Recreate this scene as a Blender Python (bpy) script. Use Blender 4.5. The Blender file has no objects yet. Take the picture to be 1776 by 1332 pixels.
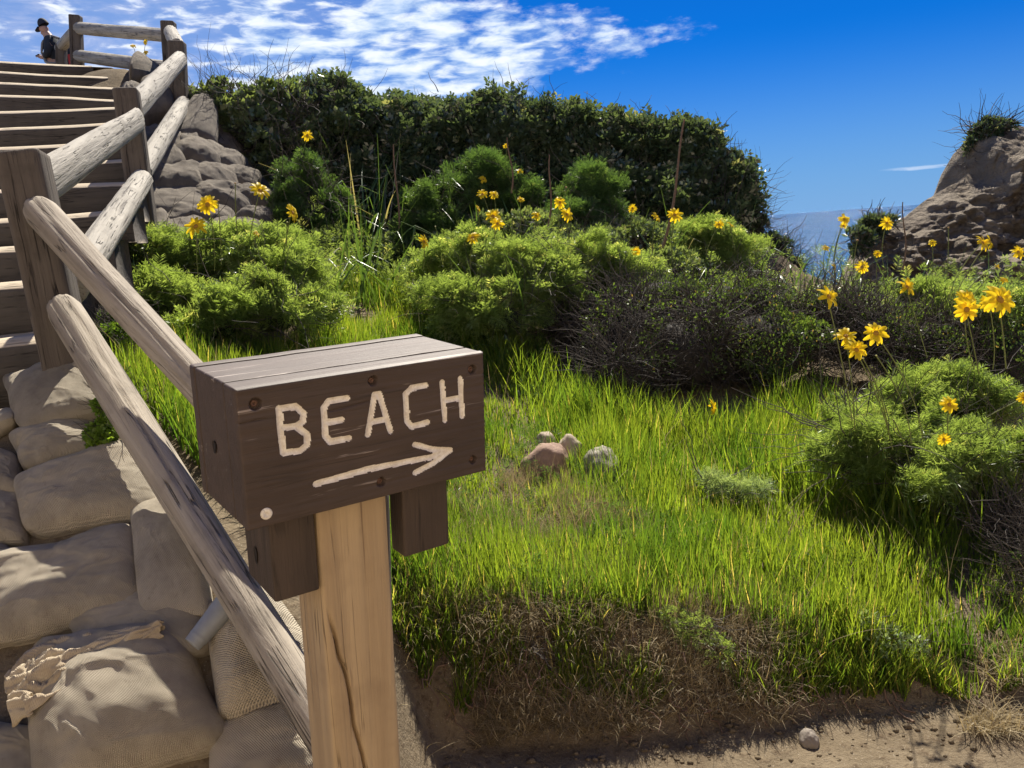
import bpy, math, random
import numpy as np
from mathutils import Vector, Matrix
rad = math.radians
RNG = np.random.default_rng(7); random.seed(7)
scene = bpy.context.scene
COL = scene.collection

# ------------------------------------------------------------------ camera
FPX = 1400.0; PITCH = 10.6; ROLL = -4.0
CAMZ = 1.6
cam_d = bpy.data.cameras.new("camera"); cam = bpy.data.objects.new("camera", cam_d); COL.objects.link(cam)
RC = (Matrix.Rotation(rad(90 - PITCH), 3, 'X') @ Matrix.Rotation(rad(ROLL), 3, 'Z'))
cam.matrix_world = Matrix.Translation((0, 0, CAMZ)) @ RC.to_4x4()
cam_d.sensor_width = 36; cam_d.lens = 36 * FPX / 1776
cam_d.clip_start = 0.05; cam_d.clip_end = 60000
scene.camera = cam
RCn = np.array(RC)
# ------------------------------------------------------------------ sun, sky
SUN_AZ = 9.0; SUN_EL = 50.0      # azimuth to the right of the view, degrees
SUN_STR = 4.8; SKY_STR = 0.13; EXPOSURE = 1.1
sd = np.array([math.sin(rad(SUN_AZ)) * math.cos(rad(SUN_EL)), math.cos(rad(SUN_AZ)) * math.cos(rad(SUN_EL)), math.sin(rad(SUN_EL))])
sl = bpy.data.lights.new("sun", 'SUN'); sl.energy = SUN_STR; sl.angle = rad(0.53); sl.color = (1, .93, .80)
so = bpy.data.objects.new("sun", sl); COL.objects.link(so)
so.rotation_euler = Vector(sd).to_track_quat('Z', 'Y').to_euler()
scene.view_settings.view_transform = 'Standard'; scene.view_settings.look = 'None'
scene.view_settings.exposure = EXPOSURE; scene.view_settings.gamma = 1
scene.view_settings.use_curve_mapping = False

def ray(px, py):
    v = RCn @ np.array([(px - 888) / FPX, -(py - 666) / FPX, -1.0]); return v
def P(px, py, Y, dz=0.0):
    v = ray(px, py); s = Y / v[1]
    return np.array([v[0] * s, Y, CAMZ + v[2] * s + dz])
def azel(px, py):
    v = ray(px, py); return math.atan2(v[0], v[1]), math.atan2(v[2], math.hypot(v[0], v[1]))
def toPx(p):
    q = (np.asarray(p) - np.array([0, 0, CAMZ])) @ RCn
    return 888 + FPX * q[..., 0] / -q[..., 2], 666 - FPX * q[..., 1] / -q[..., 2]

# ------------------------------------------------------------------ node helper
class N:
    def __init__(s, nt): s.t = nt; nt.nodes.clear()
    def n(s, typ, ins=None, **kw):
        nd = s.t.nodes.new(typ)
        for k, v in kw.items(): setattr(nd, k, v)
        for k, v in (ins or {}).items():
            sk = nd.inputs[k]
            if isinstance(v, bpy.types.NodeSocket): s.t.links.new(v, sk)
            else:
                if isinstance(v, (tuple, list)) and len(v) == 3 and sk.type == 'RGBA': v = (*v, 1)
                sk.default_value = v
        return nd
    def math(s, op, a, b=0.0, c=None, clamp=False):
        ins = {0: a, 1: b}
        if c is not None: ins[2] = c
        return s.n('ShaderNodeMath', ins, operation=op, use_clamp=clamp).outputs[0]
    def ss(s, x, a, b):     # smoothstep
        return s.n('ShaderNodeMapRange', {0: x, 1: a, 2: b, 3: 0.0, 4: 1.0}, interpolation_type='SMOOTHSTEP').outputs[0]
    def mix(s, f, a, b, bt='MIX'):
        m = s.t.nodes.new('ShaderNodeMix'); m.data_type = 'RGBA'; m.blend_type = bt
        for i, v in ((0, f), (6, a), (7, b)):
            if isinstance(v, bpy.types.NodeSocket): s.t.links.new(v, m.inputs[i])
            else: m.inputs[i].default_value = (*v, 1) if isinstance(v, (tuple, list)) and len(v) == 3 else v
        return m.outputs[2]
    def coord(s, kind='Object', scale=(1, 1, 1)):
        c = s.n('ShaderNodeTexCoord').outputs[kind]
        return s.n('ShaderNodeMapping', {0: c, 3: scale}).outputs[0]
    def noise(s, vec, scale, detail=4, rough=.55, dist=0.0):
        return s.n('ShaderNodeTexNoise', {'Vector': vec, 'Scale': scale, 'Detail': detail, 'Roughness': rough, 'Distortion': dist}).outputs[0]
    def bump(s, h, strength, dist, prev=None):
        ins = {'Height': h, 'Strength': strength, 'Distance': dist}
        if prev is not None: ins['Normal'] = prev
        return s.n('ShaderNodeBump', ins).outputs[0]
    def out(s, sh): s.n('ShaderNodeOutputMaterial', {0: sh})
def mat(name):
    m = bpy.data.materials.new(name); m.use_nodes = True; return m, N(m.node_tree)

# ------------------------------------------------------------------ world
w = bpy.data.worlds.new("World"); scene.world = w; w.use_nodes = True
k = N(w.node_tree)
sky = k.n('ShaderNodeTexSky', sky_type='NISHITA', sun_disc=False)
sky.sun_elevation = rad(SUN_EL); sky.sun_rotation = rad(SUN_AZ); sky.air_density = 1.0; sky.dust_density = .1; sky.ozone_density = 3.0
dirv = k.n('ShaderNodeTexCoord').outputs['Generated']
sx = k.n('ShaderNodeSeparateXYZ', {0: dirv})
X, Y_, Z_ = sx.outputs
hyp = k.math('SQRT', k.math('ADD', k.math('MULTIPLY', X, X), k.math('MULTIPLY', Y_, Y_)))
az = k.math('ARCTAN2', X, Y_); el = k.math('ARCTAN2', Z_, hyp)
skyc = k.n('ShaderNodeGamma', {0: sky.outputs[0], 1: 1.0}).outputs[0]
skyc = k.mix(1.0, skyc, (.006, .155, .40), 'MULTIPLY')
hz = k.math('SUBTRACT', 1.0, k.ss(el, -.05, .21))
# marine air : the band above the sea is a flat pale blue
skyc = k.mix(k.math('MULTIPLY', hz, .93), skyc, (1.20, 2.2, 3.75))
# altocumulus sheet: a wedge that opens to the left
T = azel(1195, 44); B1 = azel(860, 188); U1 = azel(840, -6)
def side(a, b):         # signed distance-like expression, positive on the left-below side
    dx, dy = b[0] - a[0], b[1] - a[1]; L = math.hypot(dx, dy)
    nx, ny = dy / L, -dx / L
    return k.math('ADD', k.math('ADD', k.math('MULTIPLY', az, nx), k.math('MULTIPLY', el, ny)), -(a[0] * nx + a[1] * ny))
azc = k.n('ShaderNodeCombineXYZ', {0: k.math('MULTIPLY', az, 1.0), 1: k.math('MULTIPLY', el, 2.3), 2: 0.0}).outputs[0]
ned = k.noise(azc, 16, 5, .6)
wob = k.math('MULTIPLY', k.math('SUBTRACT', ned, .5), .13)
s1 = side(T, B1); s2 = side(U1, T)
m1 = k.ss(k.math('ADD', k.math('MULTIPLY', s1, 1.0), wob), -.004, .035)
m2 = k.ss(k.math('ADD', k.math('MULTIPLY', s2, 1.0), wob), -.004, .03)
mask = k.math('MULTIPLY', m1, m2)
puff = k.noise(k.n('ShaderNodeMapping', {0: azc, 3: (.75, 1.15, 1)}).outputs[0], 30, 5, .55, .3); band = k.noise(azc, 7, 4, .55, .4)
dens = k.math('ADD', k.math('MULTIPLY', puff, .62), k.math('MULTIPLY', band, .5))
edge = k.ss(az, azel(250, 60)[0], azel(760, 60)[0])
thr = k.math('SUBTRACT', dens, k.math('MULTIPLY', edge, -.075))
dens2 = k.ss(thr, .47, .68)
cl = k.math('MULTIPLY', mask, dens2)
veil = k.math('MULTIPLY', mask, k.math('ADD', .22, k.math('MULTIPLY', k.math('SUBTRACT', 1.0, edge), .22)))
cl = k.math('MAXIMUM', cl, veil)
# thin wisp over the sea
wa = azel(1598, 290)
we = k.math('ADD', k.math('POWER', k.math('DIVIDE', k.math('SUBTRACT', az, wa[0]), .045), 2.0),
            k.math('POWER', k.math('DIVIDE', k.math('SUBTRACT', k.math('ADD', el, k.math('MULTIPLY', k.math('SUBTRACT', puff, .5), .008)), wa[1]), .0028), 2.0))
# the wisp follows a level line in the sky
wisp = k.math('MULTIPLY', k.math('SUBTRACT', 1.0, k.ss(we, 0.0, 1.0)), .45)
cl = k.math('MAXIMUM', cl, wisp)
cloudc = k.mix(k.ss(puff, .38, .68), (2.3, 3.2, 4.5), (4.7, 5.0, 5.3))
skyc = k.mix(cl, skyc, cloudc)
skyc = k.mix(1.0, skyc, (.74, .74, .77), 'MULTIPLY')
bg = k.n('ShaderNodeBackground', {0: skyc, 1: SKY_STR})
k.n('ShaderNodeOutputWorld', {0: bg.outputs[0]})

# ------------------------------------------------------------------ numeric noise
def _h(i, j, l, seed):
    n = (i * 374761393 + j * 668265263 + l * 2147483647 + seed * 974634777) & 0xFFFFFFFF
    n = ((n ^ (n >> 13)) * 1274126177) & 0xFFFFFFFF
    return ((n ^ (n >> 16)) & 0xFFFF) / 65535.0
def vn(p, seed=0):
    p = np.asarray(p, float); i = np.floor(p).astype(np.int64); f = p - i; f = f * f * (3 - 2 * f)
    r = 0
    for a in (0, 1):
        for b in (0, 1):
            for c in (0, 1):
                wt = (f[..., 0] if a else 1 - f[..., 0]) * (f[..., 1] if b else 1 - f[..., 1]) * (f[..., 2] if c else 1 - f[..., 2])
                r = r + wt * _h(i[..., 0] + a, i[..., 1] + b, i[..., 2] + c, seed)
    return r * 2 - 1
def fbm(p, o=4, seed=0):
    p = np.asarray(p, float); r = 0; a = 1; t = 0
    for q in range(o): r = r + a * vn(p * 2 ** q + 7.3 * q, seed + q); t += a; a *= .5
    return r / t
def smooth(x): x = np.clip(x, 0, 1); return x * x * (3 - 2 * x)
def unit(v): v = np.asarray(v, float); return v / np.maximum(np.linalg.norm(v, axis=-1, keepdims=True), 1e-9)

# ------------------------------------------------------------------ object helpers
def tag(o, label=None, cat=None, group=None, kind=None):
    if label: o['label'] = label
    if cat: o['category'] = cat
    if group: o['group'] = group
    if kind: o['kind'] = kind
    return o
def empty(name, loc, label, cat, group=None, M=None):
    o = bpy.data.objects.new(name, None); COL.objects.link(o); o.empty_display_size = .1
    if M is not None: o.matrix_world = M
    else: o.location = loc
    return tag(o, label, cat, group)
def meshdata(name, V, Fq, m, smoothf=True, attr=None, uv=None):
    """Fq: int array (n,4) or (n,3), or a list of such arrays"""
    V = np.asarray(V, np.float32).reshape(-1, 3)
    arrs = Fq if isinstance(Fq, list) and isinstance(Fq[0], np.ndarray) else [Fq]
    arrs = [np.asarray(a, np.int32) for a in arrs if len(a)]
    idx = np.concatenate([a.ravel() for a in arrs]); cnt = np.concatenate([np.full(len(a), a.shape[1], np.int32) for a in arrs])
    me = bpy.data.meshes.new(name); me.vertices.add(len(V)); me.vertices.foreach_set('co', V.ravel())
    me.loops.add(len(idx)); me.loops.foreach_set('vertex_index', idx)
    me.polygons.add(len(cnt)); st = np.zeros(len(cnt), np.int32); st[1:] = np.cumsum(cnt)[:-1]
    me.polygons.foreach_set('loop_start', st)
    if smoothf: me.polygons.foreach_set('use_smooth', np.ones(len(cnt), bool))
    me.update(calc_edges=True)
    if attr is not None:
        a = me.attributes.new('var', 'FLOAT', 'FACE'); a.data.foreach_set('value', np.asarray(attr, np.float32))
    if uv is not None:
        l = me.uv_layers.new(name='UVMap'); l.data.foreach_set('uv', np.asarray(uv, np.float32)[idx].ravel())
    if m: me.materials.append(m)
    return me
def obj(name, V, Fq, m, parent=None, smoothf=True, attr=None, uv=None, M=None):
    o = bpy.data.objects.new(name, meshdata(name, V, Fq, m, smoothf, attr, uv)); COL.objects.link(o)
    if parent: o.parent = parent
    if M is not None: o.matrix_local = M
    return o
def grid_faces(nu, nv, wrap_u=False):
    i = np.arange(nv - 1)[:, None]; j = np.arange(nu if wrap_u else nu - 1)[None, :]
    j2 = (j + 1) % nu
    return np.stack([i * nu + j, i * nu + j2, (i + 1) * nu + j2, (i + 1) * nu + j], -1).reshape(-1, 4)
def frame(z, up=(0, 0, 1)):
    z = unit(z); x = np.cross(up, z)
    if np.linalg.norm(x) < 1e-4: x = np.array([1., 0, 0])
    x = unit(x); y = np.cross(z, x); return np.stack([x, y, z], 1)
def M4(R, t):
    m = np.eye(4); m[:3, :3] = R; m[:3, 3] = t; return Matrix(m.tolist())
def bevel_box(sx_, sy_, sz_, b=.004, seg=2):
    """rounded box about its centre; numpy, returns V,F (lists)"""
    import bmesh
    bm = bmesh.new(); bmesh.ops.create_cube(bm, size=1)
    bmesh.ops.scale(bm, vec=(sx_, sy_, sz_), verts=bm.verts)
    bmesh.ops.bevel(bm, geom=bm.edges[:], offset=b, segments=seg, affect='EDGES', profile=.5)
    return bm
def box_obj(name, lo, hi, m, parent, b=.004, M=None, wob=0.0, seed=0, cuts=0):
    import bmesh
    lo = np.array(lo, float); hi = np.array(hi, float); s = hi - lo
    bm = bevel_box(*s, b)
    if cuts:
        ax = int(np.argmax(s)); 
        es = [e for e in bm.edges if abs((e.verts[0].co - e.verts[1].co)[ax]) > .6 * s[ax]]
        bmesh.ops.subdivide_edges(bm, edges=es, cuts=cuts, use_grid_fill=True)
    me = bpy.data.meshes.new(name)
    for v in bm.verts: v.co += Vector((lo + hi) / 2)
    if wob:
        for v in bm.verts:
            q = np.array(v.co)[None] * 9; v.co += Vector([wob * float(fbm(q, 2, seed + a)[0]) for a in range(3)])
    bm.to_mesh(me); bm.free(); me.materials.append(m)
    me.polygons.foreach_set('use_smooth', np.ones(len(me.polygons), bool))
    o = bpy.data.objects.new(name, me); COL.objects.link(o)
    if parent: o.parent = parent
    if M is not None: o.matrix_local = M
    md = o.modifiers.new('n', 'WEIGHTED_NORMAL'); md.keep_sharp = False
    return o
def tube(pts, r, n=5):
    pts = np.asarray(pts, float); m = len(pts); r = np.broadcast_to(r, (m,))
    t = unit(np.gradient(pts, axis=0)); up = np.array([.13, .31, .94]) if abs(t[0][2]) < .9 else np.array([1., 0, 0])
    V = []
    for i in range(m):
        x = unit(np.cross(up, t[i])); y = np.cross(t[i], x)
        a = np.arange(n) * 2 * math.pi / n
        V.append(pts[i] + r[i] * (np.cos(a)[:, None] * x + np.sin(a)[:, None] * y))
    return np.concatenate(V), grid_faces(n, m, True)
def join(parts):
    V = []; Fs = []; o = 0
    for v, f in parts: V.append(v); Fs.append(np.asarray(f) + o); o += len(v)
    by = {}
    for f in Fs: by.setdefault(f.shape[1], []).append(f)
    return np.concatenate(V), [np.concatenate(x) for x in by.values()]

# ------------------------------------------------------------------ materials
def wood(name, ca, cb, cc, axis=2, rough=.75, grain=60, bump=.5, chips=None, stretch=22, dust_lit=None, spec=.3, crk=.65):
    m, k = mat(name); sc = [1, 1, 1]; sc[axis] = 1 / stretch
    c = k.coord('Object', tuple(sc)); cl = k.coord('Object')
    g = k.noise(c, grain, 6, .65, .6); g2 = k.noise(c, grain * .25, 4, .6, 1.0); big = k.noise(cl, 5, 4, .6)
    col = k.mix(k.ss(g2, .3, .7), ca, cb); col = k.mix(k.ss(g, .42, .30), col, cc)
    col = k.mix(k.math('MULTIPLY', k.ss(big, .5, .75), .45), col, cc)
    h = k.math('ADD', g, k.math('MULTIPLY', g2, .8))
    if dust_lit:  # paints upward faces sandy: dust plus the look of sunlit top edges
        gn = k.n('ShaderNodeSeparateXYZ', {0: k.n('ShaderNodeNewGeometry').outputs['Normal']}).outputs[2]
        col = k.mix(k.ss(k.math('ADD', gn, k.math('MULTIPLY', k.math('SUBTRACT', big, .5), .5)), .55, .8), col, dust_lit)
    cn = k.noise(k.coord('Object', tuple((1 / 22 if i == axis else 1) for i in range(3))), 20, 3, .55, .1)
    cr = k.math('SUBTRACT', 1.0, k.ss(k.math('ABSOLUTE', k.math('SUBTRACT', cn, .5)), .002, .014)); cr = k.math('MULTIPLY', cr, k.ss(k.noise(cl, 7, 2), .45, .6))
    col = k.mix(k.math('MULTIPLY', cr, crk), col, tuple(x * .25 for x in cc)); h = k.math('SUBTRACT', h, k.math('MULTIPLY', cr, crk * 1.5))
    if chips:
        ch = k.noise(c, grain * .5, 5, .75, .3); f = k.ss(ch, .61, .65)
        f = k.math('MULTIPLY', f, k.ss(k.noise(cl, 9, 3), .45, .6))
        col = k.mix(f, col, chips)
    nb = k.bump(h, bump, .011)
    b = k.n('ShaderNodeBsdfPrincipled', {'Base Color': col, 'Roughness': rough, 'Normal': nb, 'Specular IOR Level': spec})
    k.out(b.outputs[0]); return m
W_LOG = wood('weathered_log', (.42, .37, .30), (.23, .195, .155), (.06, .05, .04), 2, .85, 42, 1.0, spec=.15, stretch=16)
W_LOGG = wood('grey_weathered_log', (.42, .39, .34), (.24, .22, .19), (.07, .06, .055), 2, .8, 38, 1.0, spec=.2, stretch=14)
W_POST = wood('brown_weathered_post', (.135, .115, .098), (.09, .076, .065), (.04, .034, .03), 2, .85, 40, .8, spec=.15)
W_TIMB = wood('stair_timber', (.095, .085, .078), (.068, .061, .056), (.035, .032, .03), 0, .8, 45, .6, dust_lit=(.50, .42, .31), spec=.15)
W_PAINT = wood('brown_painted_board', (.082, .056, .044), (.066, .045, .035), (.042, .029, .023), 0, .58, 110, .22, chips=(.30, .25, .22), stretch=30, spec=.35, crk=.25)
W_PAINT2 = wood('brown_painted_block', (.08, .057, .044), (.056, .04, .031), (.034, .025, .02), 2, .6, 80, .4, chips=(.17, .12, .085), crk=.3)
W_TAN = wood('tan_post_wood', (.50, .37, .22), (.36, .255, .15), (.19, .125, .075), 2, .7, 40, .45, stretch=26)

def cream_paint():
    m, k = mat('cream_paint'); c = k.coord('Object'); n = k.noise(c, 90, 5, .7); n2 = k.noise(c, 300, 3)
    col = k.mix(k.ss(n, .35, .65), (.88, .83, .74), (.70, .63, .53)); col = k.mix(k.ss(n2, .68, .74), col, (.2, .15, .12))
    b = k.n('ShaderNodeBsdfPrincipled', {'Base Color': col, 'Roughness': .6, 'Normal': k.bump(n, .7, .003)}); k.out(b.outputs[0]); return m
CREAM = cream_paint()
def plain(name, c, rough=.6, metal=0.0, var=.25, scale=30, bump=.2, bd=.003):
    m, k = mat(name); cc = k.coord('Object'); n = k.noise(cc, scale, 5, .6)
    col = k.mix(n, tuple(x * (1 - var) for x in c), tuple(min(1, x * (1 + var)) for x in c))
    b = k.n('ShaderNodeBsdfPrincipled', {'Base Color': col, 'Roughness': rough, 'Metallic': metal, 'Normal': k.bump(n, bump, bd)}); k.out(b.outputs[0]); return m
RUST = plain('rusty_bolt', (.14, .075, .05), .6, .4, .5, 200, .5)
DARKHOLE = plain('dark_hole_wood', (.02, .015, .012), .9)
def burlap(name, ca, cb, weave=1.0, dirt=(.16, .13, .10)):
    m, k = mat(name); uv = k.n('ShaderNodeTexCoord').outputs['UV']
    s = k.n('ShaderNodeSeparateXYZ', {0: uv})
    nz = k.noise(uv, 25, 3); nd = k.math('MULTIPLY', k.math('SUBTRACT', nz, .5), 5.0)
    fu = k.math('SINE', k.math('ADD', k.math('MULTIPLY', s.outputs[0], 2 * math.pi * 190), nd)); fv = k.math('SINE', k.math('ADD', k.math('MULTIPLY', s.outputs[1], 2 * math.pi * 190), nd))
    wv = k.math('MULTIPLY', fu, fv)
    c = k.coord('Object'); n = k.noise(c, 6, 6, .65); n2 = k.noise(c, 40, 5, .7)
    col = k.mix(k.ss(n, .35, .65), ca, cb); col = k.mix(k.math('MULTIPLY', k.ss(n2, .55, .8), .5), col, dirt)
    col = k.mix(k.math('MULTIPLY', k.ss(wv, -.2, -.9), .35), col, dirt)
    nb = k.bump(wv, .8 * weave, .0028); nb = k.bump(n2, .45, .004, nb); nb = k.bump(n, .3, .012, nb)
    b = k.n('ShaderNodeBsdfPrincipled', {'Base Color': col, 'Roughness': .9, 'Normal': nb, 'Specular IOR Level': .15}); k.out(b.outputs[0]); return m
BURLAP = burlap('sandy_burlap', (.49, .43, .335), (.36, .315, .245))
BURLAP_D = burlap('dusty_grey_burlap', (.29, .255, .21), (.19, .165, .14))
BURLAP_C = burlap('crumpled_burlap', (.50, .42, .30), (.36, .29, .20), .5)

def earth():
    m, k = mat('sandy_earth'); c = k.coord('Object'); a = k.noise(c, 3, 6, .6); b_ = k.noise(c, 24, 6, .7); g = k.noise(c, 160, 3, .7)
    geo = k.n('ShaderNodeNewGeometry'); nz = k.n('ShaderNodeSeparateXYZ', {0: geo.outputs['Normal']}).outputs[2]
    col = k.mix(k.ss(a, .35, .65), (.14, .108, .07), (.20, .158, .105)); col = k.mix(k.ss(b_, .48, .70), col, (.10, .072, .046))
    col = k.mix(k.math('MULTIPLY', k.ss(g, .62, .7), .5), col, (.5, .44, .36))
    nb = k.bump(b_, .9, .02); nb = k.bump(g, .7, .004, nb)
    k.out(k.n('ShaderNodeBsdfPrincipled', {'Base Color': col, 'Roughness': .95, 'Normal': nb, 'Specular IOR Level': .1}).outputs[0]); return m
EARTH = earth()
SAND = plain('tread_sand', (.47, .38, .27), .95, 0, .2, 18, .8, .02)
def foliage(name, ca, cb, cc=None, transl=.45, rough=.45, spec=.5, tcol=None):
    m, k = mat(name); v = k.n('ShaderNodeAttribute', attribute_name='var').outputs['Fac']
    col = k.mix(v, ca, cb)
    if cc: col = k.mix(k.ss(v, .88, .93), col, cc)
    p = k.n('ShaderNodeBsdfPrincipled', {'Base Color': col, 'Roughness': rough, 'Specular IOR Level': spec})
    tc = k.mix(1.0, col, tcol or (1.9, 1.75, .7), 'MULTIPLY')
    t = k.n('ShaderNodeBsdfTranslucent', {0: tc})
    k.out(k.n('ShaderNodeMixShader', {0: transl, 1: p.outputs[0], 2: t.outputs[0]}).outputs[0]); return m
G_GRASS = foliage('grass_blades', (.055, .11, .018), (.19, .24, .035), (.38, .31, .13), .60, .5, .3, (2.0, 1.95, .8))
G_DRY = foliage('dry_grass', (.24, .19, .11), (.42, .35, .22), (.55, .48, .35), .3, .7, .1, (1.2, 1.1, .85))
G_HEDGE = foliage('hedge_leaf', (.042, .070, .046), (.095, .135, .078), (.22, .24, .15), .35, .27, 1.0)
G_VINE = foliage('vine_leaf', (.07, .115, .055), (.16, .21, .11), (.28, .30, .17), .4, .28, .9)
G_FERN = foliage('feathery_leaf', (.13, .20, .065), (.22, .30, .12), (.38, .42, .2), .55, .38, .7)
G_FERND = foliage('dark_feathery_leaf', (.05, .105, .04), (.095, .16, .06), (.14, .2, .08), .45, .4, .5)
G_SILV = foliage('silvery_leaf', (.16, .24, .13), (.28, .36, .22), None, .4, .45, .5)
G_SAVORY = foliage('coyote_bush_leaf', (.06, .11, .03), (.11, .17, .045), (.25, .19, .07), .45, .4, .5)
G_BRIGHT = foliage('bright_weed_leaf', (.10, .19, .03), (.18, .27, .05), None, .5, .4, .5)
G_REED = foliage('reed_blade', (.07, .14, .035), (.12, .20, .055), (.30, .28, .20), .3, .35, .6)
TWIG = plain('grey_twig', (.065, .054, .046), .85, 0, .4, 60)
CORE_D = plain('dark_core_mass', (.028, .024, .02), .95, 0, .4, 12, .8, .03)
STEM = plain('flower_stem', (.17, .20, .06), .6, 0, .3, 40)
STALK = plain('dry_brown_stalk', (.16, .10, .065), .8, 0, .3, 50)
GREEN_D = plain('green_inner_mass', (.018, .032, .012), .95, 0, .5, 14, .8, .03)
def petalm():
    m, k = mat('yellow_petal'); c = k.coord('Object'); n = k.noise(c, 120, 3)
    col = k.mix(n, (.85, .60, .012), (.92, .72, .03))
    p = k.n('ShaderNodeBsdfPrincipled', {'Base Color': col, 'Roughness': .5, 'Specular IOR Level': .3})
    t = k.n('ShaderNodeBsdfTranslucent', {0: k.mix(1.0, col, (1.0, .95, .8), 'MULTIPLY')})
    k.out(k.n('ShaderNodeMixShader', {0: .5, 1: p.outputs[0], 2: t.outputs[0]}).outputs[0]); return m
PETAL = petalm()
DISC = plain('flower_disc', (.42, .22, .02), .8, 0, .4, 400, .8)
SEED = plain('brown_seed_head', (.30, .17, .05), .8, 0, .4, 300, .8)
BUD = plain('green_bud', (.30, .30, .06), .6, 0, .3, 200, .4)

# ------------------------------------------------------------------ terrain
STEPS = [(103, 111, 160), (121, 131, 187), (140, 149, 200), (161, 169, 202), (189, 183, 205), (219, 209, 206), (252, 241, 212),
         (285, 272, 226), (326, 311, 232), (377, 361, 226), (428, 417, 196), (492, 480, 128), (592, 580, 96)]
def step_d(i): return 8.5 - (8.5 - 3.4) * i / 12
cp = [(720,1060,2.5),(1000,1080,2.5),(1300,1110,2.5),(1600,1130,2.5),(1776,1100,2.6),(900,950,3.1),(1300,950,3.1),(1700,950,3.1),(1000,830,3.9),(1400,830,3.9),
 (1700,830,4.0),(900,700,4.9),(1200,720,4.9),(1600,700,5.0),(650,560,6.0),(700,520,6.6),(1000,510,7),(1400,530,7),(1700,540,7),(600,462,7.6),(700,458,7.8),(900,450,8.2),(1200,450,8.2),
 (330,690,3.4),(250,600,4.2),(400,610,4.6),(300,520,5.2),(450,520,5.6),(260,450,5.7),(450,440,6.6),(350,430,6.0),
 (300,400,6.2),(400,380,6.8),(300,300,6.9),(380,300,7.3),(330,230,7.8),(380,215,8.3),(260,150,8.6),(220,120,8.8),(420,300,8.5),(600,380,8.8),
 (1290,385,8.3),(1325,415,8.3),(110,640,3.1),(60,760,2.8),(200,800,2.6),(150,900,2.4),(300,950,2.2),(150,1050,2.15),(350,1100,1.97),(200,1200,1.9),(450,1200,1.85),(100,1300,1.8),(450,1310,1.75)]
pts = [P(*c) for c in cp]
for i in (12, 10, 8, 6, 4, 2, 0):
    a, b, r = STEPS[i]; pts.append(P(40, a, step_d(i), -.42)); pts.append(P(-300, a - 26, step_d(i), -.42))
pts += [np.array(q, float) for q in ((-6, 11, 3.85), (-4, 12, 3.8), (-8, 9.5, 3.8), (-4.4, 10.3, 3.8), (-2, 12, 2.4), (1, 12, 1.6), (2.5, 12, 1.1), (4.5, 8, 1.0), (6, 5, .7), (5, 3, .4), (-3.5, 1.5, .5), (-.3, 2.5, .36))]
pts = np.array(pts)
def tps_fit(p, lam=.004):
    n = len(p); d = np.linalg.norm(p[:, None, :2] - p[None, :, :2], axis=2)
    K = np.where(d > 0, d * d * np.log(d + 1e-12), 0) + lam * np.eye(n)
    Q = np.c_[np.ones(n), p[:, :2]]; A = np.block([[K, Q], [Q.T, np.zeros((3, 3))]])
    return np.linalg.solve(A, np.r_[p[:, 2], 0, 0, 0])
TW = tps_fit(pts)
def tps(x, y):
    o = np.empty(x.shape)
    for s in range(0, len(x), 20000):
        xx, yy = x[s:s + 20000], y[s:s + 20000]
        d2 = (xx[:, None] - pts[:, 0]) ** 2 + (yy[:, None] - pts[:, 1]) ** 2
        o[s:s + 20000] = (.5 * d2 * np.log(d2 + 1e-12)) @ TW[:-3] + TW[-3] + TW[-2] * xx + TW[-1] * yy
    return o
def axis_(*segs):
    return np.unique(np.concatenate([np.arange(a, b, s) for a, b, s in segs] + [[segs[-1][1]]]).round(4))
GX = axis_((-30, -8, 1.0), (-8, -2.4, .08), (-2.4, 3.2, .028), (3.2, 8, .08), (8, 30, 1.0))
GY = axis_((-8, .8, .4), (.8, 4.2, .028), (4.2, 9.2, .05), (9.2, 16, .16), (16, 40, 1.0))
gx, gy = np.meshgrid(GX, GY); fx, fy = gx.ravel(), gy.ravel()
up = tps(np.clip(fx, -7.5, 6.0), np.clip(fy, 1.3, 13.0))
up = np.clip(up, -.2, 4.2)
q3 = np.c_[fx, fy, fx * 0]
up = up + .035 * fbm(q3 * 2.2, 3, 5) + .010 * fbm(q3 * 9, 3, 9)
wr = smooth((fx + .52) / .25)
BY = lambda x: 2.36 + .16 * fbm(np.c_[x * 1.6, x * 0, x * 0], 3, 3) + .07 * fbm(np.c_[x * 7, x * 0, x * 0], 3, 33)
yb = BY(fx)
kf = np.clip((fy - yb + .05) / .26, 0, 1) ** .8; kf = smooth(kf) * .6 + kf * .4
zb = (kf * up + (1 - kf) * (.012 * fbm(q3 * 3, 3, 2)))
z = wr * zb + (1 - wr) * up * smooth((fy - .1) / 1.2)
bankm = wr * np.exp(-((fy - yb - .06) / .1) ** 2)
z += bankm * .05 * fbm(q3 * np.array([11, 11, 1]), 4, 21)
edge_x = 2.45 + (9 - fy) * .25
dr = np.minimum(fy - 7.6 + 1.2 * smooth((fx - 2.8) / 1.0), fx - edge_x)
z -= 1.7 * np.maximum(dr + .25 * fbm(q3 * 1.5, 3, 31), 0)
z -= 1.1 * np.maximum(fy - 14.5, 0)
z = np.maximum(z, -17.5)
GZ = z.reshape(gx.shape)
def ground(x, y):
    x = np.atleast_1d(np.asarray(x, float)); y = np.atleast_1d(np.asarray(y, float))
    i = np.clip(np.searchsorted(GX, x) - 1, 0, len(GX) - 2); j = np.clip(np.searchsorted(GY, y) - 1, 0, len(GY) - 2)
    a = np.clip((x - GX[i]) / (GX[i + 1] - GX[i]), 0, 1); b = np.clip((y - GY[j]) / (GY[j + 1] - GY[j]), 0, 1)
    return (GZ[j, i] * (1 - a) + GZ[j, i + 1] * a) * (1 - b) + (GZ[j + 1, i] * (1 - a) + GZ[j + 1, i + 1] * a) * b
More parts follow.
